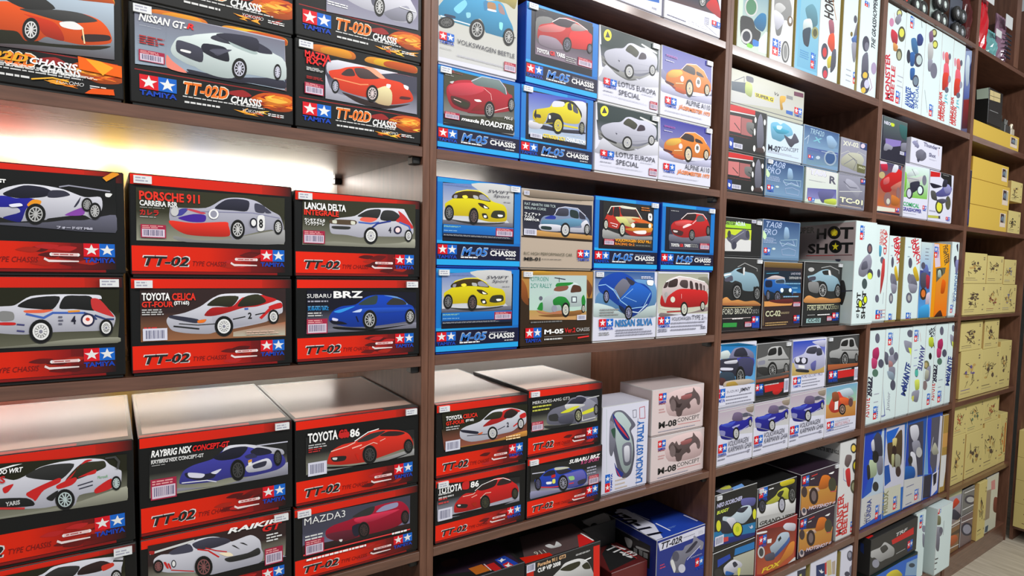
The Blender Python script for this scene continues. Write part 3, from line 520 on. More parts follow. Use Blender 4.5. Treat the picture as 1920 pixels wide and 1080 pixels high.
ART = """
@a1|G bcd 433 244 768 966 927 962 376 235 295;S 221 236 362 505 505 589 418 795 458 945 503 848 433 527 372 235 295;S e51 230 595 378 699 449 734 520 704 689 753 813 765 893 734 938 652 944 534 808 467 704 467 621 477 583 427 521 406 486 475 409 465 227 437;S 444 502 691 683 753 800 766 879 723 758 659 675 652 568 670;S c31 519 651 655 632 698 552 704 469 621 483 591 537 561 621;S 333 432 767 560 866 670 760 526 701;S eee 690 640 759 671 807 622 757 596 699 601;S 322 803 566 932 606 935 557 809 500;W 550 516 38 14 2 104 ddd;L fda 17 801 620 809 482;P f60 773 347 1005 321 1002 208 778 225;P fa2 813 335 887 334 956 293 899 200;T ea2 116 TT-02D 216 204 533 204 bi;T fff 92 CHASSIS 539 205 771 205 bi;t fff 215 142 954 178 3;L fb3 20 546 59 646 100 723 86;P e50 801 -3 843 58 953 77 959 21
@a2|G 778 9ab 26 921 206 941 200 397 23 379;G bbc 655 206 941 751 958 748 398 200 397;G bbc 755 751 958 948 957 959 372 748 398;S 334 211 427 478 430 644 410 955 504 955 460 559 343 318 340;G 778 9ab 202 942 948 946 946 383 196 396;S e87 201 530 235 475 318 380 204 398;S 334 319 421 560 413 909 505 946 398 730 393 397 364;S dee 225 604 260 723 306 764 441 823 563 872 647 849 732 737 892 690 952 709 946 516 900 487 705 486 593 423 478 444 335 467 243 531;S dee 322 746 433 838 563 889 733 880 865 783 929 746 956 666 957 519 891 499 696 519 593 409 477 402 358 474;S 445 489 841 647 903 759 804 763 769 647 779 530 779 465 797;S 334 759 861 839 817 861 767 776 752 741 783;S 223 407 647 420 727 529 738 566 709 574 586 479 596;S 445 464 680 529 710 570 703 504 625;S abb 571 822 622 840 758 753 732 723 604 764;S 445 260 697 306 706 407 668 408 524 320 543 259 589;S eee 286 619 340 615 336 592 283 598;S 556 455 671 595 722 512 642;S 334 497 848 580 895 759 904 759 761 647 779;W 642 530 45 14 1 110 ccd;W 896 574 24 7 0 85 ccd;T eee 114 NISSAN&GT- 47 830 319 830 bi;T e22 91 R 319 847 362 847 bi;t fff 50 783 182 781 2;t b22 49 686 191 593 4;N 44 535 189 420 r
@a3|G 445 99a 213 832 964 849 966 371 212 365;S dde 228 792 338 873 504 943 733 923 835 875 590 767 379 703 237 659;S ccd 213 652 277 459 569 430 735 378 646 347 212 365;S 322 338 476 569 430 735 426 907 488 701 369 483 376;S f42 239 698 323 746 379 787 483 828 590 830 689 750 813 739 877 692 924 607 918 524 746 437 634 464 537 469 441 474 328 504 308 589 257 628;S 433 333 689 379 764 420 777 441 706 379 680;S 544 436 790 536 813 645 737 483 688;S fa8 504 834 590 846 689 750 634 741 558 804;L f96 21 277 626 483 610 547 629;S fda 569 541 689 654 745 590 735 426 634 416 591 452;S fff 700 681 734 683 728 642 700 642;S fff 847 716 888 704 882 661 853 677;S 522 825 564 906 570 895 542 814 528;W 287 530 28 8 0 79 bbc;W 580 528 46 13 0 98 dcc;T e22 116 MAZDA 61 809 253 809 b;T e22 117 RX-7 72 736 223 736 b;t ddd 72 697 198 655 3;t b22 72 594 198 557 3;N 58 516 199 385 r;t e55 745 839 946 836 2
@a4|
@a5|G 547 99a 220 934 971 1073 974 386 219 321;S dde 297 581 388 706 810 820 926 681 962 570 903 455 766 420 687 467 524 466 399 506;S 99a 676 493 868 643 903 563 869 458 743 427;S 556 567 661 632 687 621 533 578 546;W 638 539 42 16 0 108 ccc;W 897 515 28 10 0 71 ccc;t fff 227 453 440 404 2;L fff 16 810 606 950 597
@b4|G 111 222 247 941 965 957 956 400 237 438;S 667 237 438 572 468 701 504 795 513 959 580 956 397 571 420 237 438;S dde 275 649 357 705 412 771 503 820 597 821 693 798 798 738 880 749 889 649 863 545 829 529 782 562 624 515 598 495 503 474 448 469 389 499 273 510;S 229 274 603 393 698 464 684 538 693 563 660 512 594 485 472 448 469 401 500 480 555 463 601 391 593;S e92 515 631 544 682 582 675 575 638 531 608;S 223 411 730 503 808 597 803 640 761 595 712 483 686 417 701;S 334 628 777 693 786 725 747 659 714 614 715;S 334 743 638 778 736 770 685 753 640;S 84a 695 553 790 638 795 576 768 554;L 99a 21 674 820 720 839 930 812;S eee 908 790 943 789 929 755 908 759;W 554 545 45 5 2 94 bbb;W 810 665 26 3 1 63 999;W 850 607 30 3 1 78 bbb;S eef 433 621 482 639 494 616 445 599;T fff 52 / 324 818 422 818 bi;T fff 48 FORD&GT 290 818 422 818 b;T ccd 34 フォードGT&MkII 654 421 834 421 b;L e92 75 910 930 967 996
@b5|G 332 776 31 862 773 882 770 357 32 339;G 332 998 31 868 955 877 948 353 28 338;S aaa 241 398 398 362 588 395 953 521 948 357 318 337;S bbc 221 673 236 688 433 707 532 803 591 835 677 842 764 817 853 728 917 677 940 593 944 520 897 459 861 514 691 444 605 382 580 422 480 415 358 420 242 478 216 581;S e32 216 554 360 541 556 572 576 532 580 422 463 407 319 417 242 478;S 429 266 585 360 635 432 629 424 560 336 552;S 449 283 680 329 685 290 614 251 610;S c45 321 677 408 640 433 656 345 687;S 334 490 709 557 806 634 829 711 811 697 704 607 701;S 445 751 795 817 767 812 695 754 703;S 445 822 753 862 700 821 696;L 88a 14 401 666 737 687 917 648;W 635 496 43 3 1 100 ccc;W 907 546 28 2 0 79 ccc;E 482 647 31 3 0 52 fff;E 482 647 21 2 0 38 99a;E 248 649 23 2 1 47 ccc;S eee 767 651 812 660 811 510 766 499;T 111 156 8 775 529 802 529 b;E 739 579 25 2 0 54 112;E 739 579 16 1 0 37 eee;T e32 140 PORSCHE&911 48 751 398 751 b;T eee 86 CARRERA&RSR 49 692 266 692 b;t ccc 50 677 221 670 1;T c22 77 カレラ 49 599 156 599 b;t ccc 49 584 141 573 1;N 52 503 195 369 r
@b6|G 332 887 51 915 962 958 959 381 47 369;S aa9 283 423 577 409 823 441 958 500 959 385 85 370;S dde 253 639 303 706 448 753 544 851 675 878 845 886 868 863 904 767 939 669 940 567 869 528 653 512 544 521 501 485 385 509 273 516 253 561;S 333 469 755 554 836 658 856 631 739 512 743;S 333 680 842 765 852 822 792 788 722 659 726;S c33 810 857 868 797 939 669 928 634 846 694 788 722 822 783;S e65 512 743 631 739 576 685 490 701;L 46b 33 480 676 576 669 642 691;L 46b 34 822 708 904 666 916 616;L 238 33 576 604 631 674 742 717;S 543 263 687 448 697 443 641 263 640;S ddc 273 680 303 683 303 644 273 649;S ddc 417 686 448 681 446 644 417 646;S 333 273 610 406 614 396 581 283 579;E 805 607 35 3 0 53 224;E 805 607 21 2 0 33 fdd;T 223 114 4 726 568 749 568 b;W 577 515 53 4 0 101 eee w;W 899 539 31 2 0 76 eee w;T fff 125 LANCIA&DELTA 63 798 375 798 b;T e32 99 INTEGRALE 59 729 319 729 b;t ccc 62 690 233 691 1;T fff 57 ランチア&デルタ 62 646 213 646 b;T fff 58 インテグラーレ 67 608 208 608 b;N 52 542 212 387 r
@b1|G 221 665 251 903 984 890 967 328 240 325;S 998 504 349 697 383 968 388 967 332 240 325;S dde 294 702 394 723 455 733 531 817 665 834 839 828 880 819 887 786 873 773 948 627 958 574 939 483 875 461 646 463 499 449 383 469 290 512;S 222 467 721 537 799 671 813 637 690 560 693;S 222 669 696 697 812 771 820 832 806 864 670 742 687;S c33 832 787 880 773 948 614 941 601 878 643 837 684;S e64 503 683 637 684 591 655 509 658;L 46b 34 509 645 590 605 636 653 795 646;L 347 31 850 618 905 577 947 575;L 347 27 795 646 836 619 856 579;S 888 387 675 445 666 446 593 386 590;S c22 385 572 452 568 451 544 385 548;L 447 25 464 549 495 542;L 447 25 463 488 494 480;L e93 31 715 662 768 667;E 811 575 36 -2 1 67 224;E 811 575 27 -1 1 49 fee;E 811 581 11 -1 0 18 d43;T 223 123 4 726 540 750 540 b;t 667 662 627 686 524 3;W 575 474 53 -4 2 110 eee w;W 907 491 34 -2 1 81 eee w
@b2|G 322 964 48 891 962 896 960 326 47 328;G a64 bba 603 398 958 496 957 334 602 346;S dde 196 559 216 600 302 631 398 698 480 797 555 832 736 837 825 791 926 743 940 666 935 605 888 577 824 504 629 441 493 406 444 388 315 404 230 439 200 510;S dde 480 768 530 832 649 841 781 837 825 791 917 744 935 682 939 636 916 591 842 518 603 457 477 494;S c22 421 597 471 682 596 692 666 793 789 821 825 806 898 759 762 687 674 675 562 620 478 588;S 332 438 711 513 803 640 806 596 692 512 698;S 332 635 691 683 801 772 829 825 746 762 702;S c22 843 685 926 728 935 667 861 646;L c22 51 788 551 861 669;S 223 549 1071 549 1069 549 1068;L 222 20 604 545 682 571;L 222 20 752 590 815 610;T 222 111 2 701 547 727 547 b;L 46b 35 682 660 700 662;S 334 208 593 231 606 380 557 372 514 277 548 216 579;S e72 380 542 433 554 420 519 384 514;L 222 14 269 513 380 492 494 500;L 222 24 238 487 387 449;W 544 468 55 -3 1 109 eee w;W 874 562 35 -2 0 79 eee w;T fff 120 TOYOTA 57 775 218 775 b;T e32 118 CELICA 229 773 370 773 b;T e32 92 GT-FOUR 56 701 236 701 b;T fff 57 (ST165) 240 725 330 725 b;t ccc 56 682 193 610 3;t d33 65 491 146 465 1;N 59 471 198 340 w;t dba 689 407 934 359 2
@b3|G 112 778 72 872 971 840 974 351 65 339;S 889 235 383 486 383 709 385 973 430 974 355 235 343;S 111 276 413 486 383 652 372 919 407 596 342 306 378;S 14b 237 535 276 622 338 668 449 689 530 778 607 807 742 800 847 756 894 686 942 650 961 562 943 475 871 444 641 406 519 397 380 406 255 462;S 69d 685 801 800 782 894 686 870 678 777 766;S 344 470 689 551 769 629 802 618 693 541 679;S 333 708 691 765 766 847 739 882 677 742 673;S 25c 486 631 708 640 930 633 930 598 708 572 497 581;S 39e 276 606 380 651 443 665 327 588;S cdf 422 592 497 630 486 589;S 112 245 495 338 474 380 439 276 445;S ddf 265 526 307 508 301 484 265 494;L 112 22 454 533 470 466;W 565 486 55 -3 0 120 bbb;W 916 512 41 -2 0 96 bbb;T fff 80 SUBARU 71 779 254 779 n;T fff 131 BRZ 271 777 506 777 b;t aab 76 754 276 718 1;t 6ad 76 684 261 662 1;T 28c 59 SUBARU&BRZ 76 626 235 626 b;t ccc 76 606 205 545 2;N 68 520 224 336 r
@c1|G 221 887 176 951 970 868 963 407 177 437;S aa9 320 448 640 455 965 548 965 406 177 449;S dde 178 780 291 830 387 769 451 799 515 854 614 878 742 878 839 848 874 789 924 726 938 697 929 571 878 547 806 542 709 533 680 442 593 469 508 471 261 537 174 598;S 333 444 789 541 860 687 842 624 717 545 726;S 332 637 689 721 833 811 836 846 828 852 769 795 734 712 694;S c22 630 679 685 762 742 859 783 855 714 817 671 717;S c22 705 708 796 759 795 721 739 711;S c22 447 634 604 728 610 684 531 634 490 549 478 565;S c22 597 663 685 713 698 685 670 643 603 625;S c22 793 571 879 648 885 558 799 525;S c22 337 712 387 734 361 670 342 664;S 222 287 622 447 586 477 505 286 552;T ccc 64 YARIS 346 541 414 541 b;L c33 34 285 541 432 495;L 334 18 704 628 780 650;L 334 18 710 595 779 613;S 222 542 558 602 613 574 524;T 5a5 51 Microsoft 808 664 862 664 n;W 635 515 46 -14 2 93 bcc;W 907 596 25 -7 1 66 bcc;L 444 32 854 857 904 858 925 808 917 740;T fff 71 / 257 871 433 871 n;T fff 71 GAZOO&WRT 256 840 435 840 bi;T c22 104 YARIS 207 761 350 761 b
@c2|G 222 998 54 829 963 780 971 385 52 382;S aab 232 437 449 389 626 411 971 526 971 385 223 405;S 44a 258 606 325 657 452 695 540 793 665 793 748 768 861 699 937 608 952 516 888 458 699 435 555 459 450 445 281 464 232 491;S dde 540 807 674 798 813 739 928 684 938 623 832 662 683 768 575 750 504 710;S 223 452 708 566 780 683 768 628 667 504 661;S 223 701 707 748 746 832 706 851 658 747 653;S dde 673 556 812 609 850 556 840 485 690 480;S 334 719 559 812 580 802 524 728 514;S 223 274 588 399 542 468 552 450 487 365 482 282 532;S dde 291 584 391 544 373 507 298 534;S dde 433 547 503 571 468 524;L dde 20 249 486 407 471 467 440;S 335 664 672 719 688 747 639 682 640;L ccd 21 748 768 968 764;P eee 684 618 710 626 711 554 686 546;P d93 684 618 710 626 711 597 686 589;W 613 528 47 -12 1 110 444;W 896 596 27 -6 0 85 444;T fff 115 RAYBRIG&NSX 65 801 314 801 bi;T e22 99 CONCEPT-GT 318 806 558 806 bi;t aaa 65 780 268 752 1;T ddd 62 RAYBRIG&NSX&CONCEPT-GT 65 733 388 733 b;t aaa 68 721 154 706 1;N 59 571 215 358 r
@c3|G 222 998 69 806 962 710 964 369 73 353;S aaa 242 376 549 375 964 454 964 372 73 356;S 111 242 408 604 344 928 412 717 347 283 373;S e32 232 473 263 591 346 650 462 671 560 746 626 772 808 734 903 672 945 578 951 491 868 477 649 415 527 389 346 404 243 439;S 333 467 661 571 735 705 748 648 694 549 651;S 322 660 691 728 734 832 712 879 677 808 659;L fff 20 451 673 560 762 648 784;S 222 263 520 377 507 367 454 283 460;S ddd 273 510 309 504 304 478 278 485;L fcb 20 263 591 388 624 451 657;L fba 26 430 590 505 613;L fcb 14 494 567 604 622 637 598;S c21 451 513 484 489 478 426;L fba 15 660 626 705 649;W 573 475 56 -14 0 111 444;W 909 501 38 -9 0 88 444;T fff 181 TOYOTA 84 739 313 739 b;S c22 325 804 398 804 398 741 325 749;T c22 169 GR 320 739 398 739 b;T fff 157 86 409 735 489 735 b;t bbb 89 717 263 661 2;t c33 89 664 202 613 2;N 85 496 227 334 w
@c4|G 221 665 156 947 941 945 934 378 155 577;S dde 340 786 506 876 566 934 729 933 915 888 929 843 920 755 874 562 488 538 337 618;S 333 512 844 586 911 694 875 658 774 557 793;S 322 685 775 707 854 806 884 863 820 804 764;S c32 812 820 870 832 877 790 819 757;L 333 33 878 851 929 828;W 890 647 29 -14 1 84 bbb
@c5|G 322 998 39 935 965 898 958 410 37 391;S aab 112 369 536 227 943 417 942 101 111 275;S dde 86 1300 130 1300 267 1300 462 1300 497 1300 594 1300 722 1300 777 1300 786 1300 805 1300 795 1300 682 1300 547 1300 407 1300 208 1300 97 1300;S dde 73 749 117 793 198 774 264 841 349 887 452 877 540 809 576 761 704 793 770 698 783 572 797 498 778 403 674 365 537 377 431 394 320 478 155 555 83 635;S 445 314 844 417 875 522 832 567 765 451 730 348 758;S 445 165 796 239 851 298 843 314 748 197 758;L c22 25 348 758 416 712 485 600;L c22 20 399 752 468 690 539 643;S c22 132 692 148 685 163 606 151 612;S c22 156 665 168 660 179 591 171 595;L c22 17 179 575 320 494;S 333 529 564 684 564 760 600 769 510 656 491 556 502;S fec 485 649 557 627 583 574 538 585;S 222 575 711 629 638 593 703;S 222 630 722 685 665 657 710;E 194 648 15 -7 0 47 112;E 194 648 10 -4 0 35 eee;L ddd 39 54 836 158 854 323 881;S a22 47 870 78 857 74 819 50 830;W 100 659 29 -13 1 75 855;W 384 522 54 -24 1 130 855;T fff 93 RAIKIRI 545 880 943 880 bi;T d22 123 GT 789 803 935 803 bi;t ddd 818 764 939 646 3;N 805 563 938 340 r
@c6|G 445 88a 53 903 931 873 927 375 56 344;S 322 57 488 250 456 927 435 927 345 56 340;S a13 230 622 291 679 437 713 555 799 677 829 837 818 908 702 920 578 838 452 723 422 501 421 352 411 240 516;S d35 458 704 632 711 837 690 610 604 479 639;S 623 240 571 394 561 490 520 479 430 342 415 250 512;S 333 437 732 533 807 621 821 588 709;S 99b 632 731 699 801 814 807 814 738 711 719;S eee 332 448 358 442 352 411 337 421;S 223 437 600 512 607 490 444 447 463;W 531 503 44 -19 0 115 433;W 885 552 33 -13 0 99 433;L e44 28 61 351 927 345;T eee 144 MAZDA3 67 772 379 772 n;t ddd 72 626 209 539 2;N 71 545 214 334 r;t fff 81 405 588 209 1;t fff 768 402 927 305 1
@T2|P c21 8 977 95 962 98 882 10 901;T eb8 97 Porsche&911&GT3 145 959 512 959 b;T fff 107 CUP&VIP&2008 146 913 443 913 b;S ddd 369 851 438 879 507 915 676 916 801 876 881 785 884 710 370 822;S 332 438 872 544 893 701 889 703 852 582 834;S 332 740 844 814 859 867 796 779 807;t ddd 649 958 873 943 2;L fff 36 776 881 863 886;P d21 897 975 987 973 1001 684 910 704;N 7 1005 113 938 w;F top;P 544 283 999 1011 945 936 31 6 27;S eee 404 418 469 431 493 316 571 447 571 272 530 232 426 266;P c22 864 432 934 446 936 31 696 -1;T ccb 209 911 201 193 328 169 n;P c21 23 279 352 142 350 23 11 40;L eee 48 925 455 933 79
@T1|F top;P 323 211 396 963 453 955 -52 116 225;P 24a 761 185 894 209 929 3 766 -17;S eee 784 172 802 150 841 178 842 147 870 140 815 122 794 105 792 136;P c22 782 71 856 87 871 -2 766 -17;S eee 788 48 816 41 854 68 838 28 856 7 824 6 803 -10 797 13;S 533 272 419 419 432 431 343 345 296 263 326;P b62 447 176 601 180 615 36 456 38;P b22 599 142 725 146 727 -13 657 -28;L dcc 29 624 167 622 31
@B5|G bba ccc -1 1016 993 1300 1019 55 8 46;S a93 389 947 962 1064 967 817 847 844 614 839;S 29c -17 556 74 690 177 811 390 900 546 859 592 804 729 842 812 815 873 703 935 609 943 531 854 450 621 444 575 452 551 533 506 579 439 543 396 475 181 468 4 488;S 7ce 179 608 306 735 339 688 243 569;S 17a 547 782 603 802 594 708 560 690;S a74 604 793 695 803 708 738 605 721;S 977 741 816 800 792 831 712 755 721;S dde 605 721 708 729 708 709 605 701;S 8cd 329 600 383 614 384 567 341 547;L def 27 24 488 181 482 385 482;L 28a 19 25 470 181 464 385 463;S 8dd 757 604 804 606 794 525 758 536;S 124 76 520 191 527 191 504 76 497;W 92 432 89 22 -1 57 666;W 468 450 89 22 -2 107 bbb;W 884 467 69 17 -2 94 bbb;L 222 16 926 477 974 479;T 334 101 VOLKSWAGEN&BEETLE 221 235 967 235 n;t 99a 221 201 811 202 1;t aab 222 112 970 95 3;t 888 13 140 174 148 2;N 826 171 986 68 r;K 6 318 182 234
@B6|G 112 878 106 964 907 991 912 369 118 372;S 777 126 826 322 885 446 756 213 527 131 559;S c22 141 648 173 754 324 825 442 921 563 957 727 927 845 870 906 784 889 687 826 613 635 585 451 547 248 537 154 565;S d77 151 715 324 809 517 821 446 745 210 678;S 323 335 840 442 921 589 937 664 931 566 835 420 815;S a99 591 854 652 916 819 885 742 841 617 811;L fee 17 335 840 430 917 514 937 689 933 832 878;S e22 592 787 885 847 889 710 826 624 597 586;S 989 176 625 388 641 500 538 331 493 167 515;W 545 606 59 16 -2 91 778;W 871 642 37 10 -2 63 778;T fff 93 TOYOTA 132 403 298 403 b;T e33 95 GR 309 411 381 411 b;T fff 96 YARIS 393 419 515 419 b;t bbb 526 456 691 384 3;N 701 489 911 381 r;t ddd 123 938 286 939 1
@B1|G 443 999 62 975 920 957 932 298 68 304;S 333 67 415 494 454 905 499 914 312 64 308;S 443 284 425 905 522 907 386 389 402;S b23 99 748 138 799 228 862 383 899 531 879 761 954 842 838 894 815 900 658 846 601 689 548 537 496 367 484 182 501 121 573 95 673;S d45 119 763 259 838 489 880 532 802 385 715 160 666;S 788 383 899 509 972 727 980 807 897 820 810 684 859 446 848;L dde 14 383 888 509 977 727 985 807 897 819 822;S 522 150 654 365 625 335 521 181 554;S 332 170 637 355 601 324 541 211 571;L fcc 16 180 618 262 598;S fee 417 663 481 676 508 655 449 642;S 922 492 629 665 688 667 577 537 507 387 510;L fbb 12 532 835 620 778 632 703;L fcc 16 656 563 856 660;S 812 387 510 536 540 526 505 346 480;S ccc 128 818 178 840 158 804;W 606 570 60 12 -2 105 999;W 884 694 40 8 -1 85 999;T fff 72 mazda 264 371 479 371 bi;T fff 118 ROADSTER 490 361 907 361 bi;T ddd 58 MX-5 791 491 903 491 bi;t 888 690 464 894 469 1;N 72 447 244 363 r;T c34 42 ND 68 948 177 948 n;t b45 73 946 279 938 1;t eee 73 899 178 893 1
@B2|G 34b bcd 89 925 888 976 898 333 100 351;S 334 212 511 524 500 828 532 881 492 525 452 167 456;S dde 640 897 889 939 891 593 772 669;S dde 108 537 282 525 237 446 110 434;S fd2 153 570 157 675 208 709 373 773 419 848 565 880 589 910 702 922 821 801 811 676 774 620 597 598 509 653 459 690 362 682 317 555 236 516;S 222 443 883 589 922 715 913 821 801 829 717 768 839 640 897 590 874 567 821 540 887;S dde 408 787 431 869 565 886 578 847 542 815;S 334 622 869 665 896 686 798 629 798;S 556 703 886 768 827 770 766 705 789;S 222 346 596 363 671 422 706 520 691 572 581 525 476 402 524 329 546;S 222 164 618 191 705 194 578;S 334 192 636 245 641 257 602 199 596;L ba2 17 154 535 282 525 461 571;L dc3 45 573 557 775 559;S fff 363 659 387 658 388 616 364 612;W 493 542 71 14 -3 113 dc3 w;W 833 570 39 7 -2 84 998;T fd2 87 CITROEN&2CV 286 340 596 340 b;T fff 90 CHARLESTON 609 345 891 345 b;N 117 371 275 311 w;t cb5 575 437 830 433 1
@B13|G 57b ddd 59 939 896 996 905 483 64 470;S ccc 383 965 896 980 904 536 819 573 595 825;S 778 63 519 494 519 904 536 905 483 64 470;S 333 117 533 389 512 600 516 797 540 731 514 389 486;S fd1 86 658 86 707 144 752 173 774 202 846 303 881 446 886 531 870 639 782 771 753 817 699 824 594 797 550 621 533 493 550 357 580 156 575 101 600;S 431 168 774 183 825 303 872 447 881 531 859 618 775 448 790 344 791;S bbb 406 832 458 827 469 792 416 797;S 99a 479 839 531 849 607 785 490 794;S 99a 188 810 223 814 213 778 183 780;S fe4 283 815 324 824 344 801 314 783 283 795;L fe6 16 212 852 333 888 467 894 585 834;S 321 464 746 533 742 603 692 544 687 491 713;S ffe 533 722 587 695 544 692;S 332 626 621 663 671 784 675 796 603 708 581 631 591;S 221 513 623 566 627 589 572 535 573;S fff 535 604 567 606 567 581 540 579;S fff 707 627 768 627 763 605 718 602;W 131 603 49 4 -1 84 777;W 414 585 52 4 -1 93 655;T 334 71 SWIFT 579 883 858 883 i;T 445 71 Sport 649 837 853 837 i;t 667 776 790 883 778 1;G 17c 15a 64 470 905 478 902 323 60 337;G 124 112 65 372 902 371 902 323 60 332;t ada 69 455 267 438 2;t 9ce 69 406 268 393 1;t aaa 70 357 891 339 2;N 682 464 902 366 r;t 56a 69 930 446 922 1
@B14|G 223 334 11 857 982 875 997 377 19 406;S c95 196 482 399 472 987 460 990 377 198 404;S 321 198 410 996 401 997 371 20 384 19 403;S 89b 241 574 264 643 310 680 443 702 465 783 588 822 767 809 873 736 941 671 958 553 933 493 672 489 522 491 267 487;S 69b 276 621 444 634 668 673 823 662 825 592 645 556 483 568 277 566;S 445 442 713 502 792 627 797 629 705 492 694;S 233 665 789 768 774 783 682 667 697;S 334 794 776 873 724 888 679 803 684;S 239 311 657 394 692 455 680 444 645 323 642;S dde 242 563 520 571 522 491 267 487;S 233 266 542 392 540 393 500 267 503;S dde 824 615 901 668 957 577 933 504 672 489 671 547 826 557;L dde 18 437 701 490 796 588 822 767 815 887 725;W 596 513 63 4 -2 90 ddd w;W 912 539 40 3 -2 73 bbb;T cdd 65 FIAT&ABARTH&1000&TCR 29 796 447 796 n;T cdd 61 BERLINA&CORSE 30 746 315 746 n;T fff 52 フィアット 31 674 245 674 b;T fff 52 アバルト 32 633 164 633 b;T fff 52 1000TCR 32 601 229 601 b;N 29 494 195 415 w;T 554 75 R/C&HIGH&PERFORMANCE&CAR 35 159 700 159 n;T 222 79 MB-01 36 88 252 88 b;t 555 269 117 657 105 1;K 775 255 956 149;S 987 93 996 985 1017 987 947 95 904;t 665 317 915 908 921 1;N 20 977 89 925 w
@B15|G 222 333 110 941 887 951 903 323 128 312;S aaa 121 553 362 496 670 477 896 490 898 439 125 421;S c32 138 650 143 699 180 774 217 862 243 883 404 898 599 886 704 744 867 693 884 630 873 514 670 483 557 483 471 527 414 597 385 645 347 568 199 582;S 322 180 762 224 863 256 878 260 757;S 322 267 757 283 874 351 875 368 754 301 736;S 433 378 877 600 873 675 754 575 759 409 757;S dc9 355 740 575 759 690 743 523 655 439 673;S dd8 301 736 465 725 523 655 664 665 552 607 385 645;S e93 523 655 867 693 884 630 692 667;S d62 548 732 704 738 852 692 692 680;S e93 442 575 884 630 872 553 668 540;L eed 24 180 774 230 875 404 898 613 887 719 739;S ddc 377 889 599 886 586 866 405 867;S 332 593 666 838 678 840 615 609 611;E 577 634 31 2 -1 35 ffe;E 854 647 24 2 -1 33 eed;S fee 583 547 783 572 785 522 655 514;L fdd 19 223 645 331 628 319 591 251 610;W 158 616 33 2 -2 72 ddc w;W 408 560 44 3 -3 92 ddc w;S eee 818 823 877 822 880 726 821 734;T 222 77 9 835 756 864 756 b;T fa2 74 VOLKSWAGEN&GOLF&Mk.1 298 387 878 387 b;T e82 64 RACING&Gr.2 300 337 604 337 b;N 131 415 286 332 r;t c73 698 920 883 854 2;t ccc 625 348 880 341 1
@B16|G 223 445 125 933 896 942 918 321 142 309;S 778 133 537 552 509 906 556 912 432 137 433;S c22 171 592 159 670 213 732 340 775 436 862 535 890 740 888 850 801 889 721 894 611 826 552 602 518 385 499 221 530;S 322 340 781 435 875 620 884 590 781 439 782;S 555 625 770 655 853 741 874 797 797 711 770;L fee 21 340 781 451 877 602 896 758 889 831 820;S e55 229 727 423 768 557 765 427 688 263 677;S fdd 378 672 475 719 543 710 395 646;S 422 185 619 381 592 351 524 204 555;S dcc 202 601 283 593 268 572 211 575;L fbb 27 559 725 624 783;W 553 549 54 3 -4 83 888;W 866 637 35 2 -4 76 777;T fff 85 TOYOTA 164 354 318 354 b;T e33 86 GR 326 355 392 355 b;T fff 86 YARIS 405 358 525 358 b;t 999 531 413 696 353 3;N 710 429 899 334 r;t ddd 142 902 303 890 1
@B3|G 233 889 10 1002 982 1031 997 395 50 455;S 777 33 604 246 491 664 407 952 580 955 512 468 347 116 429;S aaa 35 528 274 470 663 461 951 621 954 526 663 434 467 380 275 419;S dde 40 351 114 492 275 406 468 361 664 421 989 601 997 382 43 250;E 123 895 60 13 -2 78 fe3;P 333 121 952 163 872 85 855;S ccd 78 613 109 683 239 748 373 788 453 870 535 895 678 878 793 889 944 825 963 706 921 616 747 530 576 486 462 570 395 479 314 465 153 500;L aab 14 296 630 516 620 920 656;S 443 414 771 494 866 637 803 597 716 512 738;S 323 633 703 680 805 753 800 762 735;S ddd 683 933 734 924 942 879 928 856 691 908;L eee 15 734 917 750 880;S 222 73 561 166 502 314 465 301 443 154 480;S 445 297 604 324 603 318 582;L 99a 20 575 525 804 581;W 485 489 72 13 -3 94 ccc w;W 877 601 50 9 -3 74 ccc w;T 223 134 LOTUS&EUROPA 314 250 949 250 n;T 223 135 SPECIAL 317 130 673 130 n;K 73 313 281 225;t 99a 699 225 935 213 2;t 889 72 127 269 145 1;t 99a 73 89 835 82 2;t 99a 319 74 821 80 2;N 848 152 979 40 r
@B4|G 229 88b 4 1005 967 1037 990 539 19 604;S 88a 17 659 271 480 609 392 957 475 989 568 994 451 610 363 22 522;S cce 24 467 273 425 542 367 994 465 1000 333 29 330;S f82 85 533 105 619 198 691 359 735 423 789 488 851 640 872 798 829 892 729 967 654 972 536 850 473 658 457 438 422 241 433 127 471;S fb4 121 622 199 684 360 721 395 671 267 592 139 570;S 322 384 739 472 826 625 812 638 714 493 716;S 322 670 777 766 765 821 717 681 721;L fdc 21 376 738 471 840 657 875 817 818 892 729;E 390 599 36 6 -2 45 fdd;E 711 618 52 9 -3 79 eee;T 222 117 8 686 593 739 593 b;S 522 78 504 238 489 207 456 95 472;L fda 21 270 508 417 533;S c51 272 452 522 436 440 380 275 397;S 833 175 465 273 439 241 419;W 540 489 71 11 -5 125 edb w;W 891 538 50 8 -4 85 edb w;T 223 148 ALPINE&A110 480 234 968 234 n;T e84 105 JÄGERMEISTER&1973 334 144 972 144 bi;K 79 276 291 174;t b5a 71 889 338 857 2;t eee 67 792 226 808 1;t 99a 78 74 976 61 2
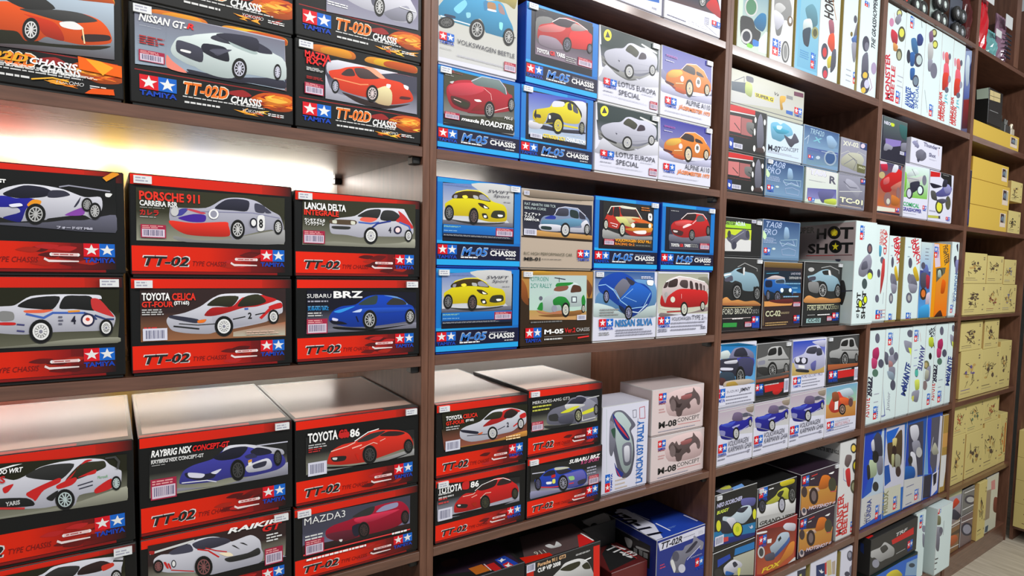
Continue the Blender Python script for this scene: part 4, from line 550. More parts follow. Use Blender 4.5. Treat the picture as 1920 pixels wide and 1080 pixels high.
@B10|G b84 a73 -2 995 1005 1002 1015 621 4 635;S c93 43 985 274 1001 516 970 158 942;S 742 914 891 998 769 948 622 904 769;S 952 0 883 70 771 97 543 4 635;G bcc bdc 101 941 906 946 917 315 112 348;G b95 c96 110 474 913 438 917 315 112 348;S 963 228 401 529 414 782 455 900 451 784 382 408 371;T 287 107 CITROEN 120 862 355 862 n;T 287 116 2CV&RALLY 121 770 405 770 n;S cdd 285 469 289 597 329 654 425 688 447 782 495 840 644 853 772 830 841 696 883 586 832 514 678 506 603 484 467 428;S 283 459 805 495 840 708 847 645 805 471 787;S 854 436 735 471 787 633 799 621 746 522 722;S 532 673 710 708 811 812 793 827 721 750 709;S 283 427 606 499 652 599 639 664 554 653 482 566 461 527 533 440 535;S 283 225 517 248 563 283 573 285 469 214 483;S 283 836 623 868 672 896 586 885 513 845 526;L 334 23 444 910 593 888;L 333 14 505 911 507 852;S b75 203 471 346 432 566 461 579 413 286 422;E 448 488 37 -1 -1 47 99a;E 258 632 24 0 -1 29 667;P 445 687 650 764 649 766 564 689 565;P dee 700 637 751 637 753 576 702 577;W 606 466 53 -2 -2 96 ddc w;W 866 476 26 -1 -1 55 ddc w;N 771 388 904 316 w;T fff 111 M-05 310 144 579 144 b;T c22 113 Ver.2 592 149 751 149 b;T ccc 96 CHASSIS 764 155 961 155 n;L e33 39 792 64 950 79;L 888 12 311 106 949 110;t ccc 311 95 651 49 1;K 57 236 269 103;t 777 124 330 595 293 1
@B11|G 259 bcd 10 1003 956 1008 978 413 12 442;S 69c 33 638 265 821 680 887 963 824 975 493 415 379 79 391;S cdd 10 540 275 484 498 377 975 493 982 307 15 344;S 14a 61 796 104 882 260 970 423 986 565 924 653 848 799 810 907 705 911 600 841 470 698 370 585 322 497 402 440 455 327 533 190 636 83 711;S 26c 381 570 597 810 711 823 908 692 866 601 695 461 494 504;S 778 307 759 440 898 555 797 380 595 337 659;S 334 480 923 624 848 597 797 540 822;L adf 19 67 796 172 809 295 722 409 570 580 451 782 471 893 679;L 8bf 20 172 809 322 722 394 595;L 9cf 13 462 632 663 552;L 9cf 15 422 595 599 746;L cde 31 553 413 697 383 840 509;S 124 383 507 468 454 499 351 413 430;W 540 388 57 -2 -3 103 99b;W 183 636 40 -1 -3 87 99b;S fff 827 875 931 870 919 797 836 810;T 27b 186 NISSAN&SILVIA 331 191 938 191 b;K 81 311 297 201;T 89b 74 S13 885 296 945 296 n;t 999 86 125 287 70 2;t 99a 339 155 946 42 3;t 999 90 465 388 355 3;t eef 722 939 938 896 2
@B12|G aa9 ccb -14 979 977 987 1010 325 11 357;S 988 67 369 402 331 751 375 986 440 989 368 575 339 70 302;S 887 779 921 980 923 990 725 819 837;S dcc 85 542 84 755 193 888 392 944 566 919 910 852 954 711 143 514;S c22 71 475 72 648 143 514 188 620 368 727 557 740 955 696 975 483 748 446 449 439;S 433 190 768 219 875 361 897 349 781;S 433 100 755 146 848 195 862 166 768;S 544 407 809 438 877 560 871 565 754 469 761;S 433 604 864 657 851 680 740 618 747;S 433 711 837 775 823 780 725 734 733;S 544 802 823 857 810 862 718 825 725;S 544 885 795 913 788 917 711 898 714;L fff 27 146 848 393 938 601 919 910 852;E 282 572 44 -1 -2 47 ddc;E 154 654 26 0 -2 37 aaa;L ddc 37 48 449 314 409 450 419;L a22 38 182 379 451 384;W 511 417 66 -2 -5 108 ddc w;W 883 456 44 -1 -4 74 ddc w;L fbb 16 439 658 442 590;T 445 109 VOLKSWAGEN 271 238 650 238 n;T 334 145 TYPE&2 668 236 903 236 n;T 556 74 (T1) 913 236 977 236 n;K 18 304 236 188;t 99a 255 228 967 69 3;t 889 20 124 228 66 2;t 778 853 132 967 76 2
@B17|G 221 954 46 910 1000 856 997 376 77 372;S d94 240 382 554 384 755 416 996 455 997 363 555 346 249 355;S dde 238 611 302 659 453 702 569 817 648 840 801 833 905 789 970 745 987 664 983 574 941 531 888 529 816 479 653 463 643 427 554 422 361 427 248 501;S c22 483 616 570 705 689 758 709 804 811 824 916 768 854 740 792 713 751 683 651 639;S 332 492 720 589 801 699 794 680 709 570 705;S 322 720 701 740 786 811 812 885 748 813 684;S c22 907 705 970 732 982 665 918 651;S 223 247 622 426 560 417 525 266 582;S d63 427 523 479 543 475 519 446 507;L 223 15 313 523 533 501;L 223 18 652 538 732 573;L c22 36 836 552 887 593;T 223 113 2 753 556 779 556 b;W 593 501 52 -11 -1 90 ddd w;W 919 574 36 -7 -1 80 ddd w;T fff 92 TOYOTA 87 784 255 784 b;T e32 94 CELICA 264 780 419 780 b;T e32 84 GT-FOUR 88 716 279 716 b;T fff 47 (ST165) 292 731 377 731 b;t bbb 88 702 233 637 2;N 85 495 236 353 w;t fda 745 431 976 355 2
@B22|G 222 bbc 8 967 930 788 930 381 16 358;S aab 161 400 573 375 924 428 931 335 189 361;S 111 179 407 474 397 829 386 882 398 574 316 189 375;S d22 188 460 196 570 261 674 317 711 413 693 470 788 588 837 669 856 772 816 846 725 900 647 918 521 839 458 592 441 474 412 329 408 207 425;S 322 432 744 509 819 659 829 630 721 491 695;S 322 660 726 700 816 772 808 836 728 752 711;L fff 15 412 721 490 796 628 839 730 833 814 765;S 222 215 563 328 522 319 468 225 503;S ddd 229 551 257 541 253 521 229 529;L fcb 15 280 667 394 670 413 693;L fba 18 375 620 433 643;L fcb 16 472 571 531 638 590 632;S a21 376 519 434 513 415 447;W 527 479 52 -19 -1 120 443;W 873 514 36 -12 -1 94 443;T fff 156 TOYOTA 18 796 265 796 b;S c22 273 902 339 909 340 788 274 796;T fff 136 86 359 792 451 792 b;t bbb 22 818 205 707 2;t c44 23 742 141 617 2;N 20 550 166 356 w
@B18|G 222 998 29 837 925 806 936 380 37 373;S aaa 47 417 273 425 630 437 951 547 960 432 273 398 37 373;S 778 231 513 246 616 314 685 478 724 549 808 671 817 835 791 927 749 940 450 781 409 594 389 296 434 237 472;S 99a 622 824 746 805 902 682 937 578 927 452 858 394 706 395 631 396;L ccc 25 785 771 952 788;S 334 622 810 696 813 760 775 748 721 624 714;S 334 509 719 574 791 735 779 724 698 588 699;S 333 258 588 363 596 388 483 271 505;S ddd 478 724 749 679 651 627 505 625;S dd3 410 601 576 667 675 664 529 593;S dd3 714 560 904 612 905 555 728 516;L ddd 22 701 618 718 421 908 441;S 556 387 537 579 557 582 419 413 438;S 333 204 438 413 411 582 405 415 343 227 394;W 659 515 50 -9 -2 104 aa8;W 911 568 29 -5 -2 85 888;T eee 79 MERCEDES-AMG&GT3 41 797 525 797 n;t cc5 41 784 303 673 2;N 34 524 182 383 r
@B23|G 222 aab 30 879 1069 821 1080 337 38 321;S 99b 41 452 421 358 784 350 1093 333 1095 252 423 266 44 312;S 24b 88 642 143 655 231 747 367 774 485 748 582 659 717 636 781 523 783 397 722 338 588 335 468 373 304 426 145 492 95 552;S 66b 417 602 559 620 717 620 769 495 734 381 588 350 491 396 465 526;S 223 187 686 254 740 334 732 346 653 232 657;S 334 357 710 450 743 533 689 570 647 416 632;S ccb 344 774 485 748 533 712 357 725;L ccd 24 53 755 208 739;S c22 300 652 346 653 347 608 301 607;S fff 234 553 302 539 297 503 240 514;S ee6 313 573 348 570 349 502 314 505;S 9c8 524 554 596 548 609 482 549 485;L d33 29 145 492 304 441 397 426;L e33 25 538 427 598 424;S 334 659 436 770 448 759 373 673 369;W 128 556 38 -12 -2 106 557;W 454 469 62 -19 -2 134 99a;T fff 98 SUBARU&BRZ 526 792 965 792 bi;T c58 85 R&D&SPORT 690 734 960 734 bi;t aab 778 665 946 505 3;N 807 484 950 313 r
@B19|L bcc 16 83 977 120 237;S 667 154 832 230 934 378 941 492 901 671 782 713 726 620 674 683 575 715 364 649 165 497 124 380 202 276 418 210 627;S bcc 250 903 417 907 615 757 580 689 668 494 643 270 532 181 412 299 284 619;S 238 213 916 329 815 465 721 585 606 587 565 471 598 276 770;S c34 252 862 506 655 567 588 332 754;S 889 163 831 277 750 286 568 220 425 162 492;S 354 186 729 277 740 265 621;S 778 438 520 628 530 641 291 488 290;S dde 477 496 591 493 601 327 505 328;S 238 280 337 339 268 475 189 439 153 343 186;S c34 302 273 420 155 382 171;T 26b 239 LANCIA&037&RALLY 900 28 900 779 b;k 94 220 241 13;t cba 308 151 580 9 3;L 99a 11 775 2 767 814;L c45 14 795 935 907 941 926 799 806 805 795 935;L 667 11 644 918 722 916 727 828 659 829 644 918
@B21|S ecc 293 888 918 929 937 344 323 385;S 655 314 724 376 826 427 773 458 824 512 710 626 820 763 845 777 943 832 847 888 771 927 658 895 542 820 687 718 612 739 484 670 504 587 447 556 334 473 340 453 446 368 530;S 433 347 695 428 732 498 613 565 614 517 527 400 581;S a66 543 781 747 808 732 710 579 691;E 504 411 51 -15 -3 91 544;E 391 604 56 -16 -4 140 766;E 695 527 42 -12 -2 62 544;E 893 605 36 -10 -3 94 655;T 222 186 M-08 130 135 470 135 b;T 444 128 CONCEPT 485 194 924 194 n;L c66 15 495 142 944 134;T a55 84 M08 121 663 243 663 b;t c99 126 582 257 464 2;K 117 915 256 760;t 99a 124 74 929 34 1
@U1|G 14a 27c 123 213 953 287 958 157 128 56;t 99b 252 -10 908 10 3;N 836 78 928 39 w
@U2|G 334 533 6 476 939 543 1019 318 23 240;S c22 730 366 775 466 905 532 1017 343 986 283;W 654 422 64 20 -4 84 ccc;T 667 192 AQROSHOT 59 83 784 124 bi;T eef 167 AQROSHOT 68 86 775 127 bi;t 778 46 33 393 59 1;T fff 76 TT-02B 410 45 779 45 bi;K 837 214 1010 152
@T5|P dde 15 971 992 981 989 887 55 875;T 112 190 TT-02R 80 892 506 892 bi;t 667 531 937 813 922 2;t bbc 850 946 969 901 3;S 889 274 728 358 810 522 786 575 826 724 836 756 912 856 851 977 784 944 707 864 745 772 691 622 672 572 601 594 534 392 550 277 667;S 334 581 743 781 835 840 812 693 739;S ddd 275 708 328 716 389 602 356 559;E 380 745 73 -16 -4 61 556;E 518 572 75 -17 -3 52 ccd;E 921 754 47 -10 -3 48 889;L ddf 24 624 651 901 758;K 805 622 977 521;t aac 698 666 967 650 2;t c46 64 725 172 661 2;F top;P dde 267 1016 132 988 -44 9 322 26;P dde -44 9 327 23 349 932 244 1030;P 24a 107 -24 1041 9 954 542 456 555;T 112 602 TT-02R 226 82 187 1027 bi;L eef 58 971 116 958 345;L eef 54 384 111 380 367;L ccd 43 378 499 351 789;t 68c 415 186 589 146 2;F left;P 222 166 895 892 908 890 639 176 681;S aaa 402 842 549 850 536 764 468 750;S bbb 635 818 847 842 864 828 653 794;P 999 586 781 653 784 657 724 589 721;P 999 686 796 752 799 755 739 689 736;P 999 769 795 849 803 852 744 772 735;t 667 157 887 859 916 1
@T4|F top;P 222 358 746 881 1096 865 174 13 76;T eee 395 TT-02 552 859 786 227 bi;L c33 33 837 1073 865 174
@C1|G 58a cdc 162 647 1033 752 1149 54 123 33;S 27a 516 272 739 358 921 363 936 279 825 218 613 226;S 333 84 263 455 287 584 223 767 205 719 137 551 72 144 76;S 27c 513 125 722 123 698 86 521 76;S 7c3 344 81 521 76 467 50 321 51;P dee 718 144 945 230 1132 226 1134 53 706 44;E 293 129 186 18 -10 58 ccc;E 293 129 129 12 -7 41 223;E 410 373 217 23 -13 75 ccc;E 410 373 173 18 -11 61 586
@C2|S 999 132 541 677 582 902 499 849 385 569 369 440 243 246 228 135 363;S ccc 135 363 398 413 623 476 377 498 150 464;S dde 122 419 480 406 572 355 276 266 145 321;E 849 385 129 10 -11 43 765;E 856 392 65 5 -6 25 ddd;k 99 188 466 55;E 693 115 181 13 -23 90 444;E 693 115 132 9 -19 76 bbb;E 693 115 80 6 -14 58 888
@C3|G 9cd 6ac 173 758 988 843 1151 42 99 33;S 69a 355 552 648 618 855 577 922 468 697 417 492 459;S dee 305 442 603 484 699 409 329 339;S 345 287 357 621 410 606 309 546 236 351 250;E 824 382 156 14 -13 53 996;E 824 382 93 8 -8 34 553;k 691 201 903 63;t 59c 212 193 614 118 4
@C4|T 322 543 HORNET 636 564 636 902 b;L b74 38 587 745 817 583;S a67 422 534 548 564 689 549 739 457 543 426;S e53 499 422 741 450 802 319 676 277 432 338;S dc3 450 197 640 243 667 149 494 121;S 556 676 277 872 316 893 165 638 91;E 299 257 175 13 -20 73 445;E 301 249 105 8 -12 42 c33;E 372 73 150 10 -16 58 445;E 377 57 106 7 -10 35 c34
@C5|E 832 690 126 8 -15 37 556;S 778 890 626 1059 688 1170 577 1083 469 750 491;E 606 533 87 6 -9 23 763;S 57b 622 492 1049 552 1076 486 767 450;S 99a 642 443 1019 465 959 292 798 292;k 872 186 1178 73;t aab 351 216 792 62 3
@C6|T 223 277 THE&GRASSHOPPER&II 836 469 836 999 bi;k 174 881 423 830;E 341 480 184 16 -22 74 445;E 394 459 111 9 -12 41 778;S 667 195 342 457 405 554 243 439 150 201 166;E 831 281 143 11 -18 59 a9b;E 383 180 209 15 -15 50 445;E 383 180 129 10 -9 31 db4;E 413 80 242 17 -22 75 445;E 501 103 140 10 -13 42 cce;E 333 32 120 8 -8 28 db4;L b7a 28 621 180 793 90 661 46
@C7|G bba ccc 5 971 990 1011 1006 374 11 80;P 345 6 640 180 723 180 418 10 402;S 445 187 916 272 928 275 787 196 781;L 556 23 43 677 160 873 163 735;S bc6 185 750 265 710 260 374 180 441;P dc2 303 532 566 553 557 400 312 418;T 222 99 SUPER&G 317 433 550 433 b;S da3 645 640 727 691 717 535 681 462 697 297 660 275;P 888 738 748 829 755 831 655 740 649;P 36b 742 298 840 304 840 189 744 198;P 624 844 930 984 956 988 829 847 805;K 862 470 974 278;L 667 17 11 80 992 106;T 333 108 Vs 567 634 627 634 i
@C9|P c22 12 987 675 1029 673 902 6 853;P ddd 6 853 681 892 682 869 7 825;P c77 10 755 299 775 304 404 13 401;P a66 312 766 600 774 617 387 316 384;S 777 459 680 653 692 615 432 467 499;L 333 28 131 599 277 468;L 333 29 561 561 712 471;P 24a 7 267 122 263 133 -4 17 24;S eee 34 182 92 147 72 77 37 94;N 126 163 366 52 w;t a55 16 335 645 322 3;S 778 791 924 840 957 897 805 944 345 877 148 777 157 739 429 748 778;E 688 790 29 5 -3 68 eee;E 949 791 30 5 -3 69 eee;E 686 132 34 5 -3 74 eee;E 946 158 36 5 -4 75 eee;E 678 512 25 4 -4 82 eee;S 433 752 153 927 179 958 66 731 57
@C10|S 7bd 92 835 255 918 354 877 448 944 652 861 711 697 516 586 375 445 230 457 132 500;S 4ac 142 783 358 791 607 762 512 673 269 639;S cef 259 832 404 846 360 748 263 747;S 556 464 640 667 575 759 752 899 559 775 464 679 354 573 443;T 223 184 M-07 43 160 389 160 b;T 556 134 CONCEPT 399 219 902 265 n;t aab 34 91 921 155 2
@C17|G 247 79b -2 989 977 1057 992 71 8 52;T bce 205 TA08 74 813 488 813 i;T bce 205 PRO 16 626 368 626 i;S 9bd 571 842 668 828 705 589 561 557;L 9bc 22 469 507 928 561 913 381 448 440;L bce 19 446 484 524 358 663 454 862 401 806 530;L abd 16 504 269 694 324 894 269 876 133 535 140 504 269;t abd 18 560 379 414 4;S ceb -24 746 94 608 55 499 -16 578;K 42 297 206 167;E 293 279 46 3 -1 30 cdd
@C12|G 358 79b 6 984 982 1008 980 597 32 476;T acd 191 TRF420 169 812 552 812 i;T 7bc 160 X 240 640 510 640 bi;S 9bd 627 832 778 891 945 726 849 568 692 579;L cde 19 24 624 136 759 100 534;G 459 79a 105 449 986 484 1008 121 104 15;K 139 261 288 182;E 408 240 59 12 -2 44 bcd;E 760 300 182 37 -12 201 9ab;E 760 300 142 29 -9 156 358;L bcd 16 498 425 963 433;t bbd 131 411 473 419 2
@C13|T ddc 169 XV-02 55 776 664 822 b;P 347 718 1039 1006 1020 1023 788 735 810;E 834 907 85 17 -5 72 dcd;L bbb 27 -24 486 264 641 476 529 673 694 963 619;S bba 47 399 334 604 748 631 904 451 646 94 299 139 28 195;L 778 27 126 212 482 453 778 220;L 556 21 271 541 624 401 505 123;P 664 630 324 987 307 968 67 648 68;T cca 71 PRO 708 203 959 203 b
@C14|G ddd cdc -5 1004 972 1041 989 -10 22 -36;T 778 200 TA06 97 815 626 815 b;T dde 187 TA06 104 822 620 822 b;T ddd 302 R 706 652 951 652 b;T 556 269 R 720 659 939 659 b;G 559 88b 52 407 960 501 977 195 42 89;S 669 377 335 619 448 905 441 831 226 558 36 442 145;S cd5 608 143 947 216 957 38 614 43;t 889 92 633 664 656 2;K 92 145 283 49
@C15|G 99a 667 10 947 1035 1011 965 52 38 23;S aab 271 863 536 828 821 612 705 335 561 472 286 637;L ccc 27 42 451 893 570;L 556 28 180 773 417 631 683 644;E 907 860 89 14 -6 88 99b;P 556 796 973 1003 980 1018 771 810 767;K 826 939 995 847;T 222 207 TC-01 47 141 957 141 b;T eec 186 TC-01 62 151 939 151 b;t cba 70 26 963 79 1
@C16|P cd3 1 693 714 720 703 142 14 107;P ddd 0 439 714 443 716 131 14 107;P ad3 4 903 694 879 701 742 11 727;P 222 4 914 258 928 263 817 8 804;T 9c5 117 STREET 20 800 258 800 b;T dee 130 ACURA 263 810 538 810 b;S 667 45 464 156 561 274 548 505 725 656 623 664 462 543 431 421 446 307 325 267 165 196 183 167 316 94 379;L aab 18 163 406 508 657;E 110 558 46 4 -4 100 444;E 609 596 54 4 -5 114 445;E 262 277 57 3 -4 101 445;N 714 996 837 915 w
@C18|G 333 222 9 991 956 989 948 518 22 524;L aaa 24 365 880 540 937 871 864 874 827;S 9bc 24 781 195 807 323 856 478 870 527 823 783 789 909 692 940 605 798 605 780 544 525 557 472 654 313 689 227 665 72 712;S 222 324 832 500 871 530 787 439 798;S ddd 501 865 546 871 542 775 508 774;S 556 51 711 220 760 247 689 75 676;S fff 36 770 196 789 186 771 37 752;W 369 534 123 -1 -9 114 999;W 896 506 84 -1 -8 99 888;S d95 17 442 112 464 224 416 400 425 583 399 814 408 960 369 963 331 23 359;S b74 32 383 270 391 495 364 913 357 915 332 23 353;L eda 18 36 318 775 316;T ddc 184 FORD&BRONCO 21 227 759 227 n;T 999 143 2021 771 225 948 225 n;P 394 41 111 391 106 384 46 34 52;N 594 112 774 38 r;t fff 264 176 626 148 1;P 24a 774 187 976 181 990 12 787 19;K 781 180 959 94;L dcc 15 26 171 740 169
@C20|G 333 222 26 974 953 983 946 508 41 515;E 167 882 77 1 -3 33 bbb;L aaa 28 428 915 662 947 912 881 917 824;S 9bc 75 772 230 801 431 873 619 890 673 821 874 752 958 652 939 580 837 609 795 538 600 553 543 665 399 707 216 692;S 222 456 860 620 876 650 807 507 805;S ddd 620 876 668 877 699 793 638 806;S 445 121 759 278 775 282 720 125 705;W 493 554 123 -1 -11 133 aaa;W 906 537 75 0 -10 115 999;S 888 105 678 355 679 368 513 138 542;S d95 46 447 144 473 306 430 467 442 708 411 954 422 960 349 42 359;L dda 20 101 317 814 316;T ddb 205 FORD&BRONCO 107 237 723 237 n;T aa8 143 2021 736 241 932 241 n;P 9bb 95 106 472 106 467 29 89 38;T 344 124 CC-02 133 50 442 50 b;N 632 129 769 53 r;K 777 181 959 89;t fff 373 179 708 140 1;t aaa 112 173 375 151 1
@C19|G 863 542 -18 1012 986 1017 983 914 -22 922;G 123 27b -8 871 950 873 979 529 17 536;L 5ac 19 60 827 368 838;T ccd 79 LAND&ROVER 692 816 955 816 n;T ddd 85 DEFENDER&90 651 748 973 748 n;t 8bd 514 719 986 446 4;S 26b 23 743 286 745 471 679 708 626 760 558 742 490 440 493 257 534 41 497;S dcc 55 743 194 790 326 798 510 773 512 746 198 737;S 9bd 298 731 511 753 540 679 313 679;S 345 310 725 501 739 517 686 324 685;S 124 47 717 199 718 206 626 53 626;S 234 489 599 686 599 692 531 506 532;E 468 573 41 0 -3 35 eff;E 688 572 38 0 -3 32 eff;P 122 437 533 739 531 742 490 440 493;S 123 101 561 257 534 264 442 132 444;W 363 467 86 -1 -7 93 778;W 117 496 48 0 -6 78 778;P d95 26 406 773 408 731 334 32 328;S 622 134 417 723 436 729 368 359 374;T cca 191 CC-02 65 178 454 178 b;t a97 460 239 766 203 2;N 774 387 973 315 r;K 804 175 968 87;t b96 71 92 757 26 2;L 433 16 -17 121 990 114;P 654 -41 588 2 588 42 41 -12 43
@C21|k 191 961 395 822;E 694 741 130 2 -14 52 445;E 694 741 78 1 -9 34 866;S 99a 403 634 687 689 836 621 773 533 492 463 236 479 218 547;S 667 371 599 577 619 639 550 347 531;E 785 490 140 1 -14 52 445;E 768 472 113 0 -9 33 de5;E 532 394 128 0 -14 52 455;T 222 268 HOT 369 118 369 308 b;T 222 275 SHOT 631 45 631 324 b;E 373 196 101 -1 -11 43 222;E 373 196 72 -1 -9 33 de2;E 604 237 103 -1 -12 44 222;E 604 237 73 0 -9 33 de2;T 223 173 HOT 341 58 341 101 b;F left;P baa 166 953 993 994 1023 613 190 618;T 222 229 SUPER 100 886 411 892 b;T 222 408 H 442 830 587 829 b;E 699 889 95 -1 -5 65 222;E 699 889 51 -1 -3 34 db2;* fe3 699 889 174;T 222 431 T 779 832 970 831 b;T 222 376 SH 318 682 618 685 b;E 728 751 94 0 -5 65 222;* fe3 728 751 173;T 222 395 T 802 691 980 693 b;L c44 30 299 655 970 671;L 444 22 722 664 970 671;S 333 818 404 879 414 912 305 872 182 826 214;L 334 43 837 314 996 326;S 445 738 626 813 627 802 605 752 609
@C22|G 17b 6ad 10 986 1015 927 1013 291 28 391;S 069 17 1053 434 1005 988 935 23 972;S dee 18 878 203 894 282 781 25 770;S 88a 235 770 368 913 636 919 894 827 929 711 675 728 452 756;S 334 377 788 417 896 636 912 746 779;S 334 3 758 452 756 696 782 877 715 920 499 696 445 400 469 15 582;S 44a 452 756 928 725 914 570 634 619;S dde 121 723 454 728 434 674 147 687;S dde 34 634 342 605 321 572 37 594;S 446 502 739 903 713 921 484 848 433 592 510;S 345 16 555 348 529 432 356 28 391;W 573 441 125 -10 -12 168 888;S 533 -1 475 140 450 194 349 6 366;S cba 166 406 801 394 959 324 173 310;S b94 192 377 406 386 509 307 220 306;P dde -14 327 961 302 958 9 6 27;T 223 117 JIMNY 554 204 878 204 bi;T 556 79 SUZUKI 203 213 528 213 n;K -104 295 161 147;t 889 182 186 957 23 3
@C23|G 555 333 3 1014 966 992 1018 354 44 441;S bbb 12 714 22 744 295 785 314 875 412 930 674 930 758 878 847 779 964 676 971 596 867 525 600 516 384 626 262 544 33 593;S 222 321 783 364 887 544 907 552 798;S 222 610 903 702 905 739 786 621 763;S 889 51 696 225 706 230 638 55 636;S 333 33 593 311 570 323 416 65 500;W 470 511 132 -11 -11 140 999;W 882 508 66 -5 -8 95 999;L 444 26 326 707 964 676;G a64 843 -27 402 969 454 964 343 -22 327;S 555 45 426 956 439 960 391 49 380;P 222 -22 327 964 343 976 23 -16 70;P c22 233 256 820 269 816 151 267 130;S c22 499 137 790 138 663 57 530 71;t ccc 242 309 796 232 1;P 236 -19 296 218 288 220 90 -18 100;K -14 293 200 183;N 829 324 972 72 w
@C25|G 444 333 -4 986 940 983 993 364 39 420;S bbb 73 664 123 713 363 748 407 889 486 937 798 936 898 782 997 663 980 515 836 490 604 529 483 630 381 531 107 573;S 222 414 798 462 885 629 910 611 784;S 222 686 906 801 899 841 767 698 759;L 333 29 449 705 997 663;S 333 107 573 381 531 389 422 142 463;W 564 496 114 -10 -13 156 999;W 937 500 47 -4 -8 94 888;G b63 843 25 439 991 383 971 273 34 314;P 222 8 317 996 326 992 27 3 35;P c22 346 282 884 263 897 113 359 118;t ccc 341 336 885 254 1;P 236 47 313 344 300 364 45 53 64;K 75 292 329 139;N 881 300 1022 23 w
@C24|G 24b 99c -4 980 960 972 973 460 5 514;S cce 558 945 961 954 945 815 723 865;G cb7 b95 1 565 964 567 973 283 6 314;S cce 44 661 315 723 435 850 723 865 837 787 959 638 976 424 709 362 494 400 447 336 134 435 52 544;S 445 392 734 462 831 699 832 656 696;S 445 702 797 837 787 875 662 713 657;S 334 81 658 425 629 408 511 102 539;E 146 619 66 -6 -4 57 dde;E 325 587 67 -6 -4 58 dde;P eee 178 515 359 482 363 422 183 456;S 333 134 435 469 386 473 334 138 384;S 66a 539 499 694 555 682 365 575 375;P dde 8 289 959 284 970 -18 15 12;K 46 276 269 133;T 558 116 FORD&ESCORT&MK.II 287 235 908 235 n;t 889 301 215 924 41 3;t 99a 59 90 932 -67 1
@C27|G bab ccc 2 1065 973 1062 1004 459 11 546;S a98 773 951 976 1028 988 855 830 876;L ccc 32 32 964 979 976;S 778 499 869 573 893 702 859 831 859 995 769;S 229 25 706 93 745 191 714 334 760 557 762 762 733 941 776 975 669 851 585 596 555 578 457 356 426 110 482 55 604;S 768 381 786 423 896 547 905 651 866 685 744 533 740;S 556 681 795 702 859 805 862 836 791;S 45c 70 732 335 743 483 739 340 660 193 681;S aad 390 652 588 674 590 648 442 620;L aad 27 597 538 951 638;L 889 26 58 555 455 427;S 88b 53 637 198 599 179 520 57 572;W 511 518 86 -13 -7 110 ccc w;W 910 661 42 -6 -5 69 ccc;K 22 382 252 229;T 445 183 VOLKSWAGEN 290 314 882 314 i;T 445 184 KARMANN&GHIA 298 201 970 201 i;t 99a 270 242 948 -48 2;t 889 20 220 257 79 2;t 778 854 175 937 109 2
@C29|G 7ac ac8 1 1021 992 993 975 516 19 618;G c95 b73 16 654 967 610 979 294 25 373;S cde 293 879 737 914 866 752 358 747;S d43 99 607 193 769 348 872 431 862 523 761 698 701 824 574 537 597 491 478 327 449 189 488;S e63 414 739 698 701 825 556 538 579;P eee 281 686 390 689 391 511 282 509;S 953 185 876 348 872 417 703 226 694;S 988 695 738 873 678 825 556;W 532 490 103 -15 -9 109 b98;E 793 597 73 -10 -8 92 644;P dde 26 355 979 294 987 33 36 56;K 65 296 283 154;T b55 126 BEETLE&RALLY 321 170 801 170 n;T 889 74 VOLKSWAGEN 316 248 737 248 n;t 99a 53 175 954 75 2
@C30|P 27a 1 355 1017 256 1029 54 -7 126;S 238 -11 204 1029 54 1033 -13 -5 94;T cce 137 NEO&SCORCHER 38 777 636 777 bi;T de5 106 BUGGY 45 659 328 659 bi;S 66a 634 795 966 728 930 591 641 665;S cde 189 581 375 530 518 586 642 649 840 614 893 453 768 341 661 323 465 410 388 305 218 417;S 334 518 586 579 634 796 609 671 529;S dde 274 510 440 496 510 366 389 273;S 334 91 530 297 457 433 228 184 286;E 95 451 77 -22 -6 126 222;E 96 443 53 -15 -5 102 dd3;E 962 419 64 -17 -8 133 222;E 962 419 46 -12 -6 100 dd3;E 548 243 135 -39 -8 143 222;E 548 251 108 -31 -7 123 dd3;E 548 251 43 -12 -3 57 bc2;N 26 255 225 85 w;P c44 219 197 333 179 337 99 224 109;t dde 865 184 954 175 1;S ccd 817 246 864 200 907 229 932 173 877 164;F top;P 7ae 463 56 757 79 699 7 409 -14;P 889 141 85 482 145 468 21 160 -17;S cc5 283 111 518 128 463 56 312 65
@C31|S eee 19 521 1034 403 1041 28 30 255;P bbb 29 277 1025 104 1029 -224 42 -11;T 222 135 GRAND-VIPER 71 42 1010 -77 bi;P 236 6 1045 225 973 228 664 20 738;K 30 994 235 750;t fff 269 958 406 868 1;S dc2 558 997 909 975 915 859 610 868;S cc4 221 579 437 680 523 784 705 813 805 689 792 465 625 546 446 498 267 518;S 332 482 686 547 754 662 737 578 586;W 622 378 89 -32 -10 207 bbc w;W 114 529 84 -31 -8 178 556;W 883 548 93 -32 -10 210 777;F top;S 99a 48 256 29 127 21 96 29 231
@C35|G c94 b73 5 737 977 433 949 9 13 153;P 236 16 968 185 928 195 751 25 793;K 29 953 194 773;L c33 44 260 901 407 913;t ddd 236 887 364 797 1;S dba 204 595 426 575 483 465 257 509;S d72 452 565 537 821 719 777 807 610 685 476 506 500;S fff 716 823 872 834 823 784;E 840 507 114 -43 -11 185 443;E 85 577 74 -29 -7 132 433;E 338 390 122 -49 -12 213 322;E 338 390 66 -26 -8 135 766;T dcd 134 HOTSHOT&II 208 92 952 -38 bi;E 99 95 69 -29 -5 100 cbb;E 98 117 44 -19 -3 62 445;L c55 39 797 342 958 303
@C33|G bba 998 472 747 996 724 1050 97 491 330;P 27b 506 928 987 908 995 744 492 778;P 24a 99 835 384 858 409 752 106 662;S dde 251 603 454 696 629 588 700 461 490 370 300 410;S 334 457 617 520 631 589 525 505 500;S 26b 317 499 511 361 427 357 300 410;E 132 537 103 -43 -4 97 333;S dd6 592 445 658 418 644 266 600 285
